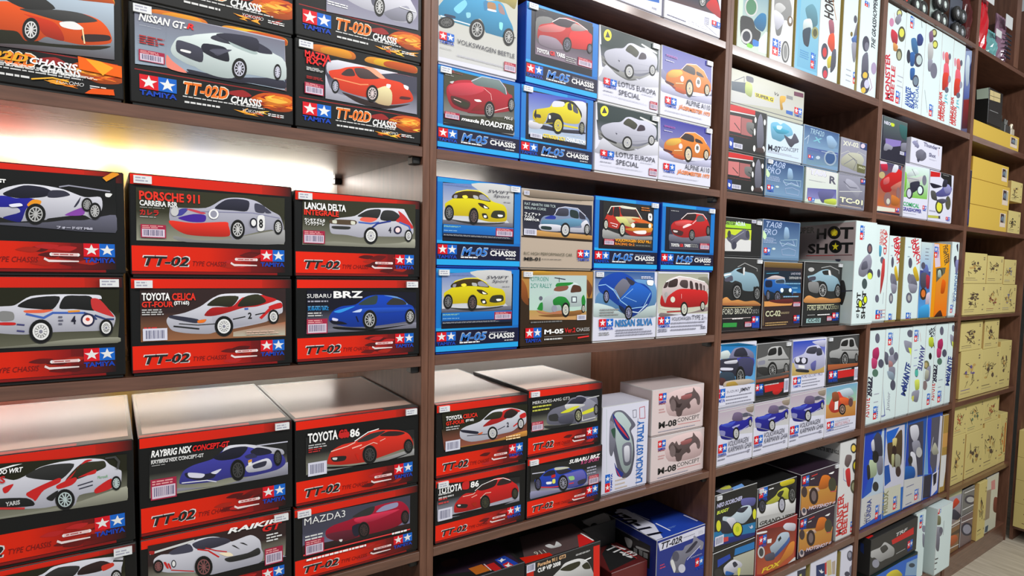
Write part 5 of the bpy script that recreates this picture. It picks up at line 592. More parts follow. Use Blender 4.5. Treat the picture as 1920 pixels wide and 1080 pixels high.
@C34|G 622 b53 14 1002 956 794 976 -300 42 76;S eee 17 949 225 913 227 877 19 913;P 236 51 884 229 840 239 641 50 709;K 59 846 237 677;P eee 256 724 363 704 357 616 260 642;S dde 636 864 722 909 955 813 941 669 708 766;S bcd 329 536 454 599 513 706 621 741 780 686 811 546 682 444 469 340 380 391;S 46a 427 319 723 503 809 584 815 470 643 348 473 266;P 222 517 631 580 682 606 618 543 568;E 122 506 85 -32 -7 126 ccc;E 122 506 55 -20 -5 90 444;S 556 210 401 422 394 453 237 259 275;S d83 395 114 609 177 818 432 956 420 923 188 702 104 487 5;S ddd 153 -95 709 -28 976 74 982 -23 716 -142;T ec3 159 FOX 146 58 615 58 bi
@C36|E 847 908 200 -10 -19 55 444;E 847 908 137 -7 -12 35 ec5;S 766 314 774 395 859 730 841 748 786 548 725;E 1085 703 262 -15 -29 84 444;E 1082 713 186 -10 -16 47 dc3;S c33 393 697 663 709 760 585 728 514 552 543;L 66a 23 274 731 312 612 484 583;E 1013 496 244 -15 -25 75 554;E 1013 496 151 -9 -16 47 997;P 667 1045 401 1300 393 1300 156 1015 153;L 444 16 1058 363 1180 169;T c33 430 MONSTER 373 44 373 464 b;T c33 365 BEETLE 681 29 681 353 b;k 909 133 1173 20;F left;T 333 153 MONSTER&BEETLE&NO.2 646 873 990 887 b
@C38|P 334 634 986 1066 968 1074 823 653 882;P cc8 736 931 829 929 839 877 743 890
@C39|P 236 202 940 531 918 565 711 229 768;S eee 310 870 378 848 408 864 446 831 515 815 417 810;P c33 531 918 598 918 623 765 555 776;P cb8 596 929 765 923 832 730 661 737;P ba9 806 885 943 884 956 709 849 727
@C40|E 811 884 284 -22 -26 72 556;E 768 899 157 -12 -15 41 99a;L 889 29 1193 890 1188 796 977 743;S 889 828 732 1135 730 1188 585 871 612;E 627 656 235 -20 -13 36 445
@D1|E 625 954 144 16 -13 44 554;E 624 958 99 11 -8 28 dd8;S 99a 457 900 670 959 735 894 569 831 426 851;L c55 21 357 933 431 834;E 253 824 113 12 -12 43 c8a;E 798 760 192 20 -23 79 554;E 794 773 128 13 -13 44 dd5;S c34 273 755 453 756 599 726 580 634 353 629 246 690;S d95 397 633 629 620 600 563 420 555;E 723 538 155 15 -18 62 554;E 725 530 100 9 -13 44 aa8;T c34 369 MONSTER 385 36 254 503 b;T c34 299 BEETLE 562 32 562 396 b;k 670 159 894 29;t bbc 706 354 1034 198 3
@D2|k 179 990 375 866;L 556 30 730 1008 801 932;S 348 573 823 751 861 906 821 832 747 603 723;S 47a 271 753 491 786 600 732 673 646 541 614 346 650;E 189 561 97 10 -20 71 334;E 694 573 232 23 -22 73 445;E 740 578 148 15 -15 50 bcc;S 36a 267 605 491 628 483 497 304 479;S 36a 314 443 539 465 525 351 345 335;E 622 341 166 15 -19 64 445;E 622 341 129 11 -13 46 789;T 35a 400 AVANTE 378 39 378 244 b;T 35a 408 BLACK 612 39 612 227 b;T 35a 281 SPECIAL 811 55 811 309 n
@D3|E 488 943 171 17 -16 46 553;E 487 948 106 11 -10 28 cc8;S 868 174 911 373 960 461 864 260 815;E 584 827 172 16 -16 47 663;E 584 827 118 11 -11 32 dd6;S ccc 162 787 418 831 509 724 429 640 218 621;S 99a 218 621 482 645 467 528 256 510;E 601 539 205 18 -29 85 778;T 445 303 HUNTER -12 22 -12 370 b;k 457 159 694 29;L 778 16 116 288 356 55
@D5|E 167 755 90 6 -23 49 d9a;S e77 270 782 486 818 667 769 630 684 411 649;S e67 251 659 630 684 785 529 613 394 299 396;E 701 782 108 8 -18 36 667;E 785 529 139 9 -20 40 99a;S d43 224 555 679 584 593 434 234 371;E 613 394 169 10 -17 34 667;T c33 386 THUNDER 244 22 244 351 b;T c33 392 DRAGON 541 28 541 244 b;T 5bc 256 JR 700 232 700 358 n;P c33 141 161 253 167 240 32 165 29
@D6|G 9ac 459 -57 958 1300 1019 1300 447 146 386;S 236 885 839 1300 906 1300 564 1152 528 699 725;S cde 253 918 695 895 787 622 422 555 122 744;G 822 312 155 375 1300 421 1300 60 103 22;P dde 1300 355 1300 367 1300 224 1300 214;P cdf 1300 177 1300 182 1300 49 1289 35
@D7|G 566 334 35 987 1062 1050 1116 541 54 441;T dde 123 NEO 68 822 325 822 b;S cd3 319 886 459 892 465 833 361 814;t bbc 74 760 723 760 3;P 87b 150 497 781 546 758 419 443 347 162 380;S 99a 162 380 443 347 381 257 109 213;S 889 787 486 1042 528 1022 359 806 304;E 316 206 103 16 -6 59 223;S 366 671 913 1003 894 997 604 771 646;N 752 296 925 220 w;P 448 935 304 1102 320 1110 238 945 212
@D8|L 778 39 79 818 183 925 220 737 114 663;S 99b 26 797 129 904 247 747 198 627;S 778 152 442 309 634 455 550 493 357 388 183 248 171;T 668 167 Thunder 386 799 853 799 b;E 245 221 44 15 -7 140 445;E 417 451 68 24 -6 115 667;S 778 155 376 312 567 425 574 325 299 219 195;T 668 162 Shot 576 440 798 440 b;t bbc 580 352 850 302 2;L c77 21 882 843 897 565;S 223 864 907 923 929 911 872
@D9|G 446 b63 43 1005 960 1043 998 158 39 138;S c24 86 944 339 972 355 839 136 833;P dcd 43 1005 296 1018 339 972 50 940;S dde 638 989 832 977 742 778 549 792;S c22 94 578 192 671 507 822 733 846 839 926 1002 874 952 660 621 526 554 451 297 412 142 482;S d66 230 658 444 730 458 613 242 558;S c76 543 536 986 698 926 553 703 481;E 148 734 123 13 -8 66 ba7;E 443 288 164 13 -17 135 866;E 466 247 75 6 -7 57 ccb;E 882 445 85 7 -16 120 866;S c73 600 387 955 329 894 202 624 199;P ddc 23 121 787 125 777 55 16 28;P 223 23 28 994 34 999 0 19 3;K 815 144 968 85
@D10|G dee 7b3 -90 937 988 1015 958 399 -87 358;S 8c4 -131 852 66 794 64 534 -78 423;S dee 66 794 403 930 560 849 141 753;L 334 24 262 914 420 800;S ccc 72 746 424 767 710 832 650 725 374 597 229 615 151 673;S 334 225 648 577 717 594 585 320 460 241 518;E 215 450 134 12 -13 105 334;E 197 448 84 8 -10 81 ccd;E 655 549 140 13 -13 99 334;E 636 548 96 9 -10 74 dee;E 795 757 90 9 -13 100 778;L 889 23 74 730 575 734;T 3a6 172 COMICAL -14 199 644 199 b;T 449 157 GRASSHOPPER -20 107 749 107 b;K 786 265 947 193;t aab 19 58 736 75 1
@D11|P c22 -15 977 407 995 400 906 -19 865;P 222 404 1153 877 1232 937 660 656 846 437 910;P dde -18 857 458 895 472 790 -5 755;S 223 -3 738 216 744 519 724 154 651;S 66a 240 554 523 689 542 834 742 784 947 734 849 579 509 510 284 506;S 99c 552 763 820 793 918 658 690 599;S 334 575 873 730 873 709 745 519 724;S 555 53 588 236 589 332 423 109 437;E 442 299 166 14 -19 140 443;E 442 299 113 10 -13 102 dd4;E 813 412 117 10 -20 143 554;S 556 295 419 552 478 786 464 566 372;T eee 109 WR-02 496 1032 878 1088 b;t ddd 523 973 875 962 1;P bb5 -11 96 429 112 436 59 -5 44;P 444 429 112 504 117 513 55 436 59;t 889 29 204 327 175 2;K 755 118 941 58
@D12|P dde -300 996 258 1009 290 730 -300 740;P c44 -300 989 458 998 475 859 -300 853;P 55a -300 836 582 845 479 734 -300 727;S 778 -300 651 290 730 627 550 -53 444 -300 499;S 99a -300 587 323 451 611 330 -119 288;S aac -300 310 20 352 3 134 -300 67 -300 123;S 447 142 198 826 302 1027 53 454 45;F left;P c22 780 631 856 626 856 265 792 299;P 333 740 1092 906 1090 908 1043 742 1060
@D13|T c55 321 THE&HORNET 338 961 338 790 b;T c55 251 4WD 635 956 635 693 b;S 5ac 310 789 500 773 473 682 351 681;E 583 637 137 1 -14 36 667;S c44 618 629 766 648 799 482 620 298 558 298 550 482;E 389 499 111 0 -17 45 556;E 366 234 136 -1 -16 41 667;L 99a 23 808 297 791 177;k 319 115 789 19;t c99 497 133 1168 24 3
@D15|T c23 416 BOX 345 969 576 758 b;T c23 371 LUNCH 568 962 799 673 b;E 375 691 121 1 -20 64 556;S db3 567 606 721 651 918 565 1003 477 775 477;S 778 421 541 643 542 902 433 809 367 460 411;E 379 497 132 0 -20 64 778;S 99a 344 433 909 411 823 324 487 325;E 424 260 189 -1 -20 65 667;E 424 260 100 -1 -11 38 aaa;k 287 77 607 -69;t 9ab 183 966 362 734 2
@D16|G cdd 9bd -21 999 854 1001 848 639 -33 657;G 448 5ae -25 634 857 616 917 -116 35 -103;t 778 344 947 657 766 4;S 67b 198 681 538 707 723 592 379 567;E 229 693 167 1 -17 46 556;S 556 94 589 581 591 704 452 308 382 76 451;S b34 519 568 812 545 798 393 580 405;E 366 318 267 -1 -30 81 432;E 364 324 168 0 -19 51 d73;S dcd 615 311 891 334 873 193 600 159;S 4ae 124 128 882 169 899 -68 208 -105
@D17|P dcd -34 988 283 989 449 690 132 675;k 28 955 282 806;P ea2 310 990 965 1004 895 670 507 678;T 543 481 FIGHTER 533 965 719 704 b;P 665 189 663 781 681 681 451 255 427;E 419 606 185 1 -17 59 443;S bcb 305 629 463 642 544 547 328 546;G d93 e71 242 474 1008 671 1076 -139 194 -121;S e61 609 511 841 475 772 330 552 331;S 532 168 -25 621 89 850 -135 194 -121
@D18|S 334 557 956 783 982 854 876 724 887;S 445 305 789 650 815 744 673 502 672;S 88b 576 743 1055 758 929 578 685 578;T 57a 355 SCORPION 1056 194 1056 579 b;T 779 268 BUGGY 738 123 738 315 n;k 240 149 612 40;P c34 925 26 1234 24 1228 -61 973 -47
@D24|E 480 915 156 -2 -22 54 667;S b36 217 792 556 818 659 741 544 679 261 685;S c47 183 708 544 679 509 594 227 601;E 811 635 189 -4 -21 49 556;E 460 542 200 -5 -18 43 576;T 334 431 2022 175 305 301 503 b;T 334 433 2022 300 291 300 470 b;T c44 432 ASTUTE 193 70 193 282 b;k 471 176 777 34;t aab 461 370 817 196 2
@D20|k 184 959 522 820;S 778 288 766 529 800 681 739 510 685;S 667 -82 755 239 729 343 621 94 618;S 99a 254 690 693 710 974 655 734 602 362 572;S b88 332 650 597 625 619 566 362 572;S 889 362 572 815 561 803 424 471 453;E 831 687 171 -4 -19 49 667;E 728 368 197 -6 -23 59 556;S 9ab 249 537 707 505 803 424 406 455;T 44a 350 VQS 245 37 245 391 bi;T 99a 275 Junior 554 82 554 304 i
@D25|E 824 928 247 -2 -40 44 667;S de6 1272 859 1300 867 1300 754 1300 770;S 99a 358 856 1167 805 1300 693 628 723;S de5 742 766 1300 714 1300 603 1193 608;E 1410 539 411 -5 -51 56 576;T 348 525 AVANTE 727 274 1077 565 b;T 348 420 MK.II 710 208 965 435 b;k 1118 179 1783 45;t 77b 1375 407 2037 197 2
@D22|k 127 954 441 819;L c99 26 533 918 641 815;T 448 452 AVANTE 657 774 508 482 bi;t 99c 193 783 496 513 3;E 453 453 134 -4 -20 51 556;E 453 453 134 -4 -16 41 5ba;S de6 357 365 687 364 729 260 468 249;S 99a 211 237 737 239 656 108 247 145;S cc6 169 178 359 191 321 121
@D23|T 223 315 SHOT 262 944 695 698 b;T 223 321 HOT 646 950 856 843 b;S cd4 316 850 806 844 868 738 370 755;E 590 626 178 -3 -24 42 222;E 211 529 332 -6 -30 53 775;E 163 530 194 -4 -18 32 ba7;S 99a 241 476 707 509 707 340 222 340;S bba 150 467 547 449 497 366 120 353;E 188 284 254 -6 -33 58 877;k 509 175 881 38
@D26|P 24b -42 978 398 985 381 563 35 337 -6 341;P bcd 811 995 898 990 1037 299 39 318 433 355;S 445 343 879 565 974 793 903 886 709 690 650 417 745;S dde 302 882 417 910 487 795 364 795;S bca 266 701 608 647 639 523 312 514;S 333 159 646 279 645 351 520 234 502;S 889 595 694 891 690 937 517 725 516;E 548 716 153 -12 -17 66 222;E 631 393 146 -13 -13 53 333;P ccc -1 322 1059 297 1054 68 -8 21;T 348 351 TUNDRA 463 34 463 279 b;T 445 203 SAND 273 37 273 157 n;k 685 181 871 30
@D27|P ccd -148 1004 879 984 1029 265 27 303;P 26c -34 958 618 972 312 828 63 818;P 25a -23 586 206 585 340 389 55 358;S 543 63 818 312 828 468 885 763 923 820 544 518 530 198 615;S dc8 305 858 520 852 499 766 376 746;E 425 723 114 -9 -15 59 322;S bb8 307 684 438 673 430 537 338 565;S 998 482 670 753 628 762 429 583 445;E 687 466 135 -12 -16 61 433;P ccb 41 330 860 311 894 17 75 27;T 886 425 HILUX 247 50 247 297 b;k 519 195 709 47
@D28|P 24a -142 889 103 931 292 377 -45 349;P 445 53 954 808 954 942 306 208 365;S dde 147 928 499 924 619 814 464 725 223 803;S 99a 284 739 642 732 769 599 458 584;S dde 227 623 503 580 666 311 482 329;E 249 541 117 -10 -14 51 333;E 679 596 159 -13 -17 62 bbb;S 26b -39 487 451 443 528 324 -2 345;P ccc -43 339 945 295 957 3 -2 15;t 558 136 311 523 8 3;k 570 167 785 42
@D29|G 16b 7ad -236 937 265 941 498 270 -22 300;P 24c -18 946 495 939 306 493 498 270 263 288;P 556 262 951 845 941 913 419 617 261 336 408;P ccd 841 951 1027 931 1099 566 910 259 789 268;L dde 38 342 553 459 712;S bba 394 570 600 640 886 495 534 498;P 334 -43 281 498 270 477 -2 -40 22;P dde 557 265 960 287 927 44 536 -8;P 223 591 252 850 264 835 137 670 108
@X1|
@D30|P 333 -114 1208 908 799 902 76 -56 175;P c22 422 695 911 745 921 531 447 553;T ccc 149 TRF 514 739 770 739 bi;S bbb -8 685 186 666 272 750 389 594 492 397 482 204 313 231 204 239 89 447 17 500;S 444 187 641 294 662 357 494 249 450;E 114 259 73 -56 -5 124 99a;P 236 784 418 908 384 898 157 775 193;K 790 389 908 176;t aaa 538 238 775 193 1;F top;P c22 15 191 128 184 109 51 -22 42;S bbb 182 185 303 196 461 189 493 155 381 111 255 127 165 126;F left;P 236 828 829 887 820 897 538 836 594
@D33|P 26c -110 1203 570 1011 1076 904 1136 166 -103 1031;S dc3 288 824 399 887 540 805 652 541;P 8ac 739 861 1081 794 1090 202 716 492;E 872 684 75 -56 -4 70 345
@D31|k 355 953 717 755;E 873 717 213 -16 -24 55 889;S 889 759 659 1073 581 1049 423 843 467
@D32|k -89 1154 202 923;S 886 -109 921 188 872 222 748 -72 786;S 99a -230 754 234 707 381 595 217 563 -201 645;E 279 648 132 -17 -15 55 667;S 778 -78 602 217 563 219 350 37 389;L 556 29 446 774 449 559;L 555 67 -93 248 194 233;L 555 67 -133 188 153 172;L 555 48 -165 101 121 84
@T3|F top;P 999 435 166 1060 192 766 -124 475 -300;S ccc 439 138 1021 179 799 -86 484 -283 439 -44;E 474 -32 58 -23 100 76 222
@E0|P cb8 35 940 799 972 814 714 53 667;L 332 25 62 784 793 829;L 888 34 103 376 715 389;L 332 17 306 947 354 677;F left;P bcb 319 1150 961 1121 992 693 372 714
@E40|P bb9 92 1029 1093 970 1044 839 114 889;G aab 877 114 889 1081 832 1088 156 150 36;S d43 439 740 636 782 870 623 674 553 341 514;S 445 211 487 551 469 1010 201 817 104 243 289;L eee 46 150 36 1071 47
@E41|S c63 75 569 320 746 816 586 913 366 511 274;L ddd 46 249 215 1079 159;P 543 53 759 1069 808 1093 611 325 708
@E42|E 688 484 531 -128 -29 198 445;E 688 484 352 -85 -18 119 bbb;L eee 47 134 881 1300 839;L eee 47 67 219 1243 195
@E43|E 560 479 528 -121 -41 234 334;E 560 479 368 -85 -29 167 99a;L eee 47 50 817 1233 749
@E45|P 987 -273 786 396 764 404 236 -177 240;P c88 347 909 688 909 751 725 402 746;S 733 718 570 1086 510 1085 259 710 340;P 456 110 116 359 119 314 1 60 18
@D34|P ddd -300 488 1300 468 728 63 -300 76;P c95 -108 771 1300 759 1257 579 67 586
"""
ARTS = {}
for ln in ART.strip().split('\n'):
    k, v = ln[1:].split('|', 1); ARTS[k] = [x for x in v.split(';') if x]

# ---------------------------------------------------------------- the setting
def struct(name, x0, x1, y0, y1, z0, z1, ma):
    b = MB(); b.box(x0, x1, y0, y1, z0, z1); return tag(b.build(name, ma), kind='structure')
struct('floor', -1.5, 6.0, -2.5, 2.6, -.05, 0, M_FLOOR)
struct('wall_back', -1.5, 6.0, 2.13, 2.23, 0, 3.4, M_WALL)
struct('wall_right', 5.0, 5.1, -2.5, 2.13, 0, 3.4, M_WALL)

# ---------------------------------------------------------------- shelving units
TOPS = [2.772, 2.334, 1.873, 1.410, .960, .494, .111]
TH = [.024, .022, .022, .023, .021, .022, .0]
YF, YB = 1.4, 2.09
def shelf_unit(x0, x1, label, tops, ma_back, leds, adj=0.0):
    u = empty('shelving_unit', (x0, YF, 0)); tag(u, label, 'shelves')
    for a, b in ((x0, x0+.0155), (x1-.0155, x1)):
        m_ = MB(); m_.box(a+.0002, b-.0002, YF, YB, 0, 3.2, ch=.0008); m_.build('side_panel', M_WOODV, u, (a, YF, 0))
    for z, th in tops:
        m_ = MB(); m_.box(x0+.0155, x1-.0155, YF+.001, YB, z-th, z, ch=.0008); m_.build('shelf_board', M_WOOD, u, (x0, YF, z-th))
    m_ = MB(); m_.box(x0+.0155, x1-.0155, YF+.004, YF+.022, 0, .111); m_.build('plinth_board', M_WOOD, u, (x0, YF, 0))
    m_ = MB(); m_.box(x0+.0155, x1-.0155, YF+.022, YB, .09, .111); m_.build('base_board', M_WOOD, u, (x0, YF, .09))
    m_ = MB(); m_.box(x0, x1, YB+.0005, YB+.012, 0, 3.2); m_.build('back_panel', ma_back, u, (x0, YB, 0))
    for a, b, z in leds:
        m_ = MB(); m_.box(a, b, YB-.035, YB-.015, z-.011, z-.001); m_.build('led_strip', M_LED, u, (a, YB-.035, z-.01))
    # small black corner brackets under the boards on the right-hand panel
    for z, th in (tops[2:5] if leds and ma_back is M_BACK else []):
        for yy in (YF+.012, YB-.05):
            m_ = MB(); m_.box(x1-.0155-.018, x1-.0155, yy, yy+.03, z-th-.016, z-th, ch=.002); m_.build('shelf_bracket', M_BLACK, u, (x1-.03, yy, z-th-.016))
    return u
tp = list(zip(TOPS[:6], TH[:6]))
tpc = [(2.772, .022), (2.334, .03), (1.873, .024), (1.410, .020), (.960, .026), (.494, .026)]
shelf_unit(-.365, .535, 'brown wooden shelving unit with large black and red boxes, leftmost', tp, M_BACK,
           [(-.34, .50, TOPS[2]-TH[2]), (-.34, .50, TOPS[3]-TH[3])])
shelf_unit(.535, 1.478, 'brown wooden shelving unit with blue boxes, second from left', tp, M_BACK,
           [(.56, .98, TOPS[2]-TH[2]), (.56, 1.44, TOPS[3]-TH[3])])
shelf_unit(1.478, 2.3925, 'brown wooden shelving unit around the very large star-lettered white box', tpc, M_WOOD, [(1.50, 1.60, 1.873-.024)])
shelf_unit(2.3925, 3.2675, 'brown wooden shelving unit full of tall white spine-out boxes', tpc, M_WOOD, [])
shelf_unit(3.2675, 4.12, 'brown wooden shelving unit with kraft cardboard boxes, farthest in the row', tpc, M_WOOD, [])
b = MB(); b.box(3.735, 3.80, YF, YF+.3, 2.7735, 3.2); tag(b.build('divider_board', M_WOODV, None, (3.735, YF, 2.7735)), 'upright brown board standing on the top shelf at the right edge', 'board')
# side shelving at a right angle, facing left
u = empty('shelving_unit', (4.13, .2, 0)); tag(u, 'brown wooden shelving unit at a right angle beside the far corner', 'shelves')
for y in (1.372, .2):
    m_ = MB(); m_.box(4.155, 4.6, y, y+.02, 0, 3.2); m_.build('side_panel', M_WOODV, u, (4.155, y, 0))
for z in (.093, 1.0, 1.45, 1.9, 2.4):
    m_ = MB(); m_.box(4.16, 4.6, .22, 1.372, z-.022, z); m_.build('shelf_board', M_WOOD, u, (4.16, .22, z))
m_ = MB(); m_.box(4.6, 4.612, .2, 1.392, 0, 3.2); m_.build('back_panel', M_WOOD, u, (4.6, .2, 0))

# ---------------------------------------------------------------- boxes on the shelves
SIDE = {'T': ('222', '211'), 'D': ('222', '322'), 'M': ('14a', '27c'), 'W': ('ddd', 'ccd'), 'O': ('ccc', 'bba'), 'X': ('223', '222'), 'K': ('ca6', 'cb7'), 'Y': ('c93', 'ca4')}
GROUP = {'T': 'black and red kit boxes', 'D': 'flame-printed kit boxes', 'M': 'blue kit boxes', 'W': 'white kit boxes', 'O': 'picture boxes on the shelves', 'X': 'dark kit boxes', 'K': 'kraft boxes', 'Y': 'ochre cardboard boxes'}
for ln in BOXES.strip().split('\n'):
    key, dims, st, stick, src, label = ln.split('|')
    x0, x1, y0, dep, z0, z1 = map(float, dims.split()); y1 = y0+dep
    t = st[0]; rnd = random.Random(key+src); kraft = t in 'KY'
    base = (x0, y0, z0)
    root = empty('cardboard_box' if kraft else 'kit_box', base); tag(root, label, 'box', GROUP[t])
    sc, tcol = (hexc(c) for c in SIDE[t])
    if ' ' in st:
        sc = tuple(q*.8 for q in hexc(st.split()[1])[:3]) + (1,); tcol = sc
    if key in ('C1', 'C2', 'C3', 'C4', 'C5', 'C6', 'D14', 'D15', 'D16', 'D17', 'C39', 'C40'): sc = hexc('ba6')
    fc = hexc('cb7') if t == 'K' else hexc('ca4') if t == 'Y' else hexc('dde')
    big = key[0] in 'abcBT' or key in ('C21',)
    lidz = z0 + (.004 if not kraft else 0)
    mb = MB(); mb.box(x0, x1, y0, y1, lidz, z1, fc, .0016, {'left': sc, 'right': sc, 'top': tcol, 'bottom': sc, 'back': sc, 'edge': sc if t in 'TDMX' else (hexc('bbb') if t in 'OW' else fc)})
    e = .0016
    ff = Face(mb, (x0+e, y0, lidz+e), (x1-x0-2*e, 0, 0), (0, 0, z1-lidz-2*e), (0, -1, 0), rnd)
    ft = Face(mb, (x0+e, y0+e, z1), (x1-x0-2*e, 0, 0), (0, dep-2*e, 0), (0, 0, 1), rnd)
    fl = Face(mb, (x0, y1-e, lidz+e), (0, -(dep-2*e), 0), (0, 0, z1-lidz-2*e), (-1, 0, 0), rnd)
    if t == 'K': sketch(ff, key, rnd)
    elif t != 'Y':
        template(ff, st, rnd)
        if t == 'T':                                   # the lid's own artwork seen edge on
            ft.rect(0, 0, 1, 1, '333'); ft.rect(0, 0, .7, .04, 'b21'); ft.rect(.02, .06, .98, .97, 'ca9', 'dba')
        elif t == 'M': ft.rect(.04, .06, .96, .94, '9ab')
        elif t in 'W': ft.rect(.04, .5, .96, .94, 'aab')
    if src in ARTS: run_art({'front': ff, 'top': ft, 'left': fl}, src, rnd, t in 'TDM')
    if st == 'W' : pass
    mb.build('lid' if not kraft else 'carton', M_KRAFT if kraft else M_PRINT, root, base)
    if not kraft:
        tr = MB(); tr.box(x0+.003, x1-.003, y0+.003, y1-.003, z0, lidz+.02, sc); tr.build('tray', M_PRINT, root, base)
    if t == 'K' and False: pass
    if t == 'Y':
        w = x1-x0; h = z1-z0
        pl = MB(); pl.box(x0+w*.80, x0+w*.96, y0-.0006, y0-.0001, z0+h*.22, z0+h*.86, hexc('dcb'))
        pf = Face(pl, (x0+w*.80, y0-.0006, z0+h*.22), (w*.16, 0, 0), (0, 0, h*.64), (0, -1, 0), rnd)
        pf.rect(.1, .32, .65, .95, '433'); pf.poly([(.15, .5), (.35, .8), (.6, .7), (.6, .4)], '789', sm=True); pf.rect(.65, .3, .95, .9, 'aa9')
        tag(pl.build('picture_label', M_PRINT, root, (x0+w*.8, y0, z0+h*.22)), 'white label with a small dark picture')
        lp = MB(); lp.box(x0-.0015, x1+.0015, y0-.0015, y1, z1-.035, z1+.0004, fc); lp.build('lid_rim', M_KRAFT, root, (x0, y0, z1-.035)) if False else None
    if stick != '-':
        w = .024; hh = .013; xs = x0+.006 if stick == 'l' else x1-.006-w
        sm = MB(); sm.box(xs, xs+w, y0-.0062, y0-.0058, z1-.004-hh, z1-.004)
        sm = MB(); sm.box(xs, xs+w, y0-.0058, y0-.0002, z1-.004-hh, z1-.004, (.8, .82, .84, 1))
        sf = Face(sm, (xs, y0-.0058, z1-.004-hh), (w, 0, 0), (0, 0, hh), (0, -1, 0), rnd); sf.greek(.1, .15, .9, .9, 'aab', 2)
        tag(sm.build('price_sticker', M_PRINT, root, (xs, y0, z1-.004-hh)), 'small white price sticker')
# cartons on the side shelving, printed side facing left
for k, (a, c) in enumerate(((.094, .243), (.2445, .387), (.3885, .528), (.5295, .694))):
    lab = ('lowest of', 'second from the bottom of', 'third from the bottom of', 'topmost of')[k]
    x0, y1 = 4.135, 1.37; rnd = random.Random(k)
    root = empty('cardboard_box', (x0, .96, a)); tag(root, 'kraft carton, %s the stack on the side shelving' % lab, 'box', GROUP['K'])
    mb = MB(); mb.box(x0, x0+.36, .96, y1, a, c, hexc('cb7'), .001)
    fl = Face(mb, (x0, y1, a), (0, -.41, 0), (0, 0, c-a), (-1, 0, 0), rnd)
    fl.rect(.12, .2, .5, .23, '754'); fl.line([(.14, .6), (.2, .75), (.4, .7), (.45, .45), (.3, .4)], .006, '643' if k != 1 else 'b62')
    for i in range(6): fl.poly([(.15+.05*i, .45), (.17+.05*i, .6+.03*(i % 3)), (.2+.05*i, .5)], '754' if k != 1 else 'b62')
    mb.build('carton', M_KRAFT, root, (x0, .96, a))
# ---------------------------------------------------------------- blister packs on the top shelf
M_BAG = mat('clear_plastic_bag', (.9, .92, .94), .12); M_BAG.node_tree.nodes['Principled BSDF'].inputs['Transmission Weight'].default_value = .85
M_RUB = mat('black_rubber', (.03, .03, .03), .6)
def M_c(name, c, r=.35): return mat(name, lin(c), r)
def torus(mb, cx, cy, cz, R, r, col=(.02, .02, .02, 1), n=20, k=8):
    P = lambda i, j: (cx+(R+r*math.cos(2*math.pi*j/k))*math.cos(2*math.pi*i/n), cy+r*1.3*math.sin(2*math.pi*j/k), cz+(R+r*math.cos(2*math.pi*j/k))*math.sin(2*math.pi*i/n))
    for i in range(n):
        for j in range(k): mb.face([P(i, j), P(i+1, j), P(i+1, j+1), P(i, j+1)], col)
def wheel_pack(x, cc, rim, label, w=.13, h=.2):
    z = 2.7735; root = empty('wheel_pack', (x, YF+.02, z)); tag(root, label, 'blister pack', 'blister packs on the top shelf')
    m_ = MB(); m_.box(x, x+w, YF+.05, YF+.053, z, z+h); m_.build('backing_card', M_c('card', cc), root, (x, YF+.05, z))
    for q in range(2):
        for s_ in range(2):
            cx = x+w*(.27+.46*q); cz = z+.036+.075*s_
            m_ = MB(); torus(m_, cx, YF+.032, cz, .024, .010); wh = m_.build('tyre', M_RUB, root, (cx, YF+.032, cz))
            m_ = MB()
            for i in range(20):
                a0, a1 = 2*math.pi*i/20, 2*math.pi*(i+1)/20
                m_.face([(cx, YF+.018, cz), (cx+.018*math.cos(a1), YF+.026, cz+.018*math.sin(a1)), (cx+.018*math.cos(a0), YF+.026, cz+.018*math.sin(a0))][::-1], (.5, .5, .5, 1))
            m_.build('wheel_disc', M_c('rim', rim), root, (cx, YF+.032, cz))
wheel_pack(2.50, (.75, .25, .2), (.8, .3, .25), 'blister pack with red wheels, leftmost on the top shelf')
wheel_pack(2.66, (.75, .82, .78), (.82, .88, .85), 'pale blister pack with pale wheels on the top shelf')
wheel_pack(2.86, (.7, .76, .74), (.8, .85, .83), 'grey-green blister pack with white wheels, beside the red-brown card')
wheel_pack(3.055, (.33, .35, .4), (.62, .64, .66), 'dark grey blister pack with two rows of silver wheels')
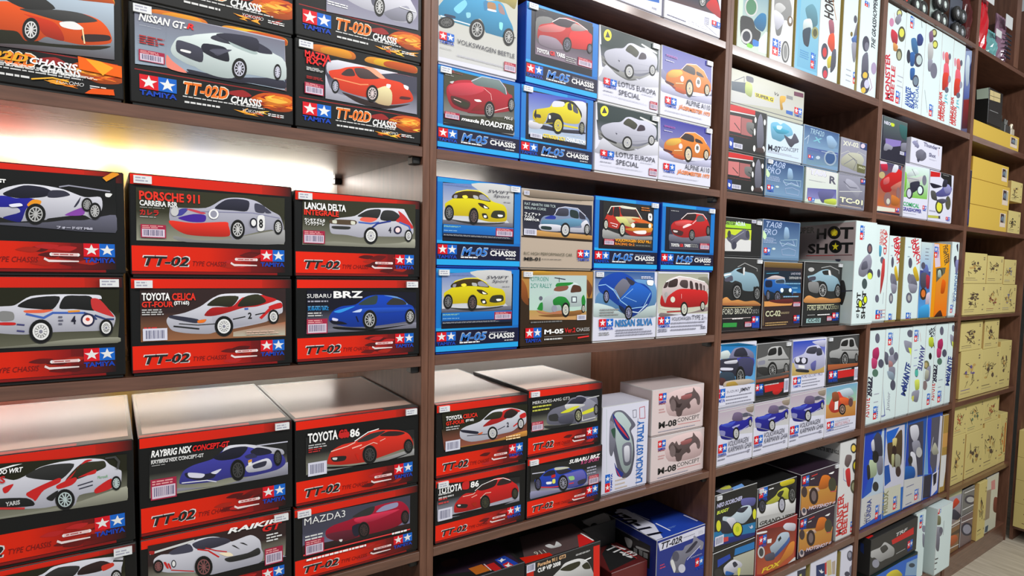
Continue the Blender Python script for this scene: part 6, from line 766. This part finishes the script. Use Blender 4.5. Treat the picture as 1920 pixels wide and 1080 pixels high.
def bag(x, w, h, col, label, strips=None):
    z = 2.7735; root = empty('parts_bag', (x, YF+.03, z)); tag(root, label, 'parts bag', 'blister packs on the top shelf')
    n = 8; m_ = MB(); f = lambda i, j: (x+w*i/n + .004*math.sin(j*2.1), YF+.05-.035*math.sin(math.pi*i/n)*math.sin(math.pi*min(j/n+.12, 1))-.004*math.sin(i*3+j*2), z+h*j/n)
    bk = lambda i, j: (f(i, j)[0], YF+.056, f(i, j)[2])
    for i in range(n):
        for j in range(n):
            m_.face([f(i, j), f(i+1, j), f(i+1, j+1), f(i, j+1)], (.5, .5, .5, 1)); m_.face([bk(i, j), bk(i, j+1), bk(i+1, j+1), bk(i+1, j)], (.5, .5, .5, 1))
    for i in range(n): m_.face([f(i, n), f(i+1, n), bk(i+1, n), bk(i, n)], (.5, .5, .5, 1)); m_.face([f(n, i), bk(n, i), bk(n, i+1), f(n, i+1)], (.5, .5, .5, 1)); m_.face([f(0, i), f(0, i+1), bk(0, i+1), bk(0, i)], (.5, .5, .5, 1))
    m_.build('plastic_bag', M_c('bag', col, .15), root, (x, YF+.03, z))
    m_ = MB(); m_.box(x+w*.15, x+w*.85, YF+.008, YF+.012, z+h*.72, z+h*.97, ch=.001); m_.build('header_card', M_c('hdr', (.85, .86, .86)), root, (x+w*.15, YF+.01, z+h*.72))
    if strips:
        for k in range(6):
            m_ = MB(); m_.box(x+w*.2, x+w*.8, YF+.006, YF+.010, z+h*(.12+.09*k), z+h*(.15+.09*k)); m_.build('plastic_strip', M_c('strip', (.12, .15, .2)), root, (x+w*.2, YF+.006, z+h*(.12+.09*k)))
bag(3.195, .05, .30, (.35, .14, .14), 'narrow red-brown package on the top shelf between wheel packs')
bag(3.31, .17, .34, (.78, .08, .14), 'bright red plastic parts bag on the top shelf')
bag(3.49, .10, .15, (.42, .66, .66), 'small teal parts bag on the top shelf beside the red bag')
bag(3.60, .13, .26, (.55, .42, .5), 'pinkish grey parts bag with dark strips beside the upright board', True)
# ---------------------------------------------------------------- clutter on the far bay's upper shelf
def junk():
    z = 2.4255
    for k, (x, w, h, c, lab) in enumerate(((3.66, .09, .10, (.13, .15, .13), 'dark green lumpy parts pack lying on the ochre box'), (3.76, .08, .085, (.2, .2, .19), 'grey-black parts pack lying on the ochre box'),
                                           (3.85, .05, .07, (.72, .68, .6), 'small cream parts pack at the right end of the ochre box'))):
        rnd = random.Random(k); root = empty('parts_pack', (x, 1.43, z)); tag(root, lab, 'parts pack', 'packs on the ochre box')
        m_ = MB(); m_.box(x, x+w, 1.43, 1.46, z, z+h*.55, ch=.004); m_.build('packet', M_c('packet', c), root, (x, 1.43, z))
        m_ = MB()
        for i in range(5):
            a = x+.01+rnd.random()*(w-.03); h_ = h*rnd.uniform(.6, 1); m_.box(a, a+.014, 1.438, 1.452, z+h*.3, z+h_, ch=.003)
        m_.build('moulded_parts', M_c('sprue', tuple(q*1.5 for q in c)), root, (x, 1.44, z))
junk()
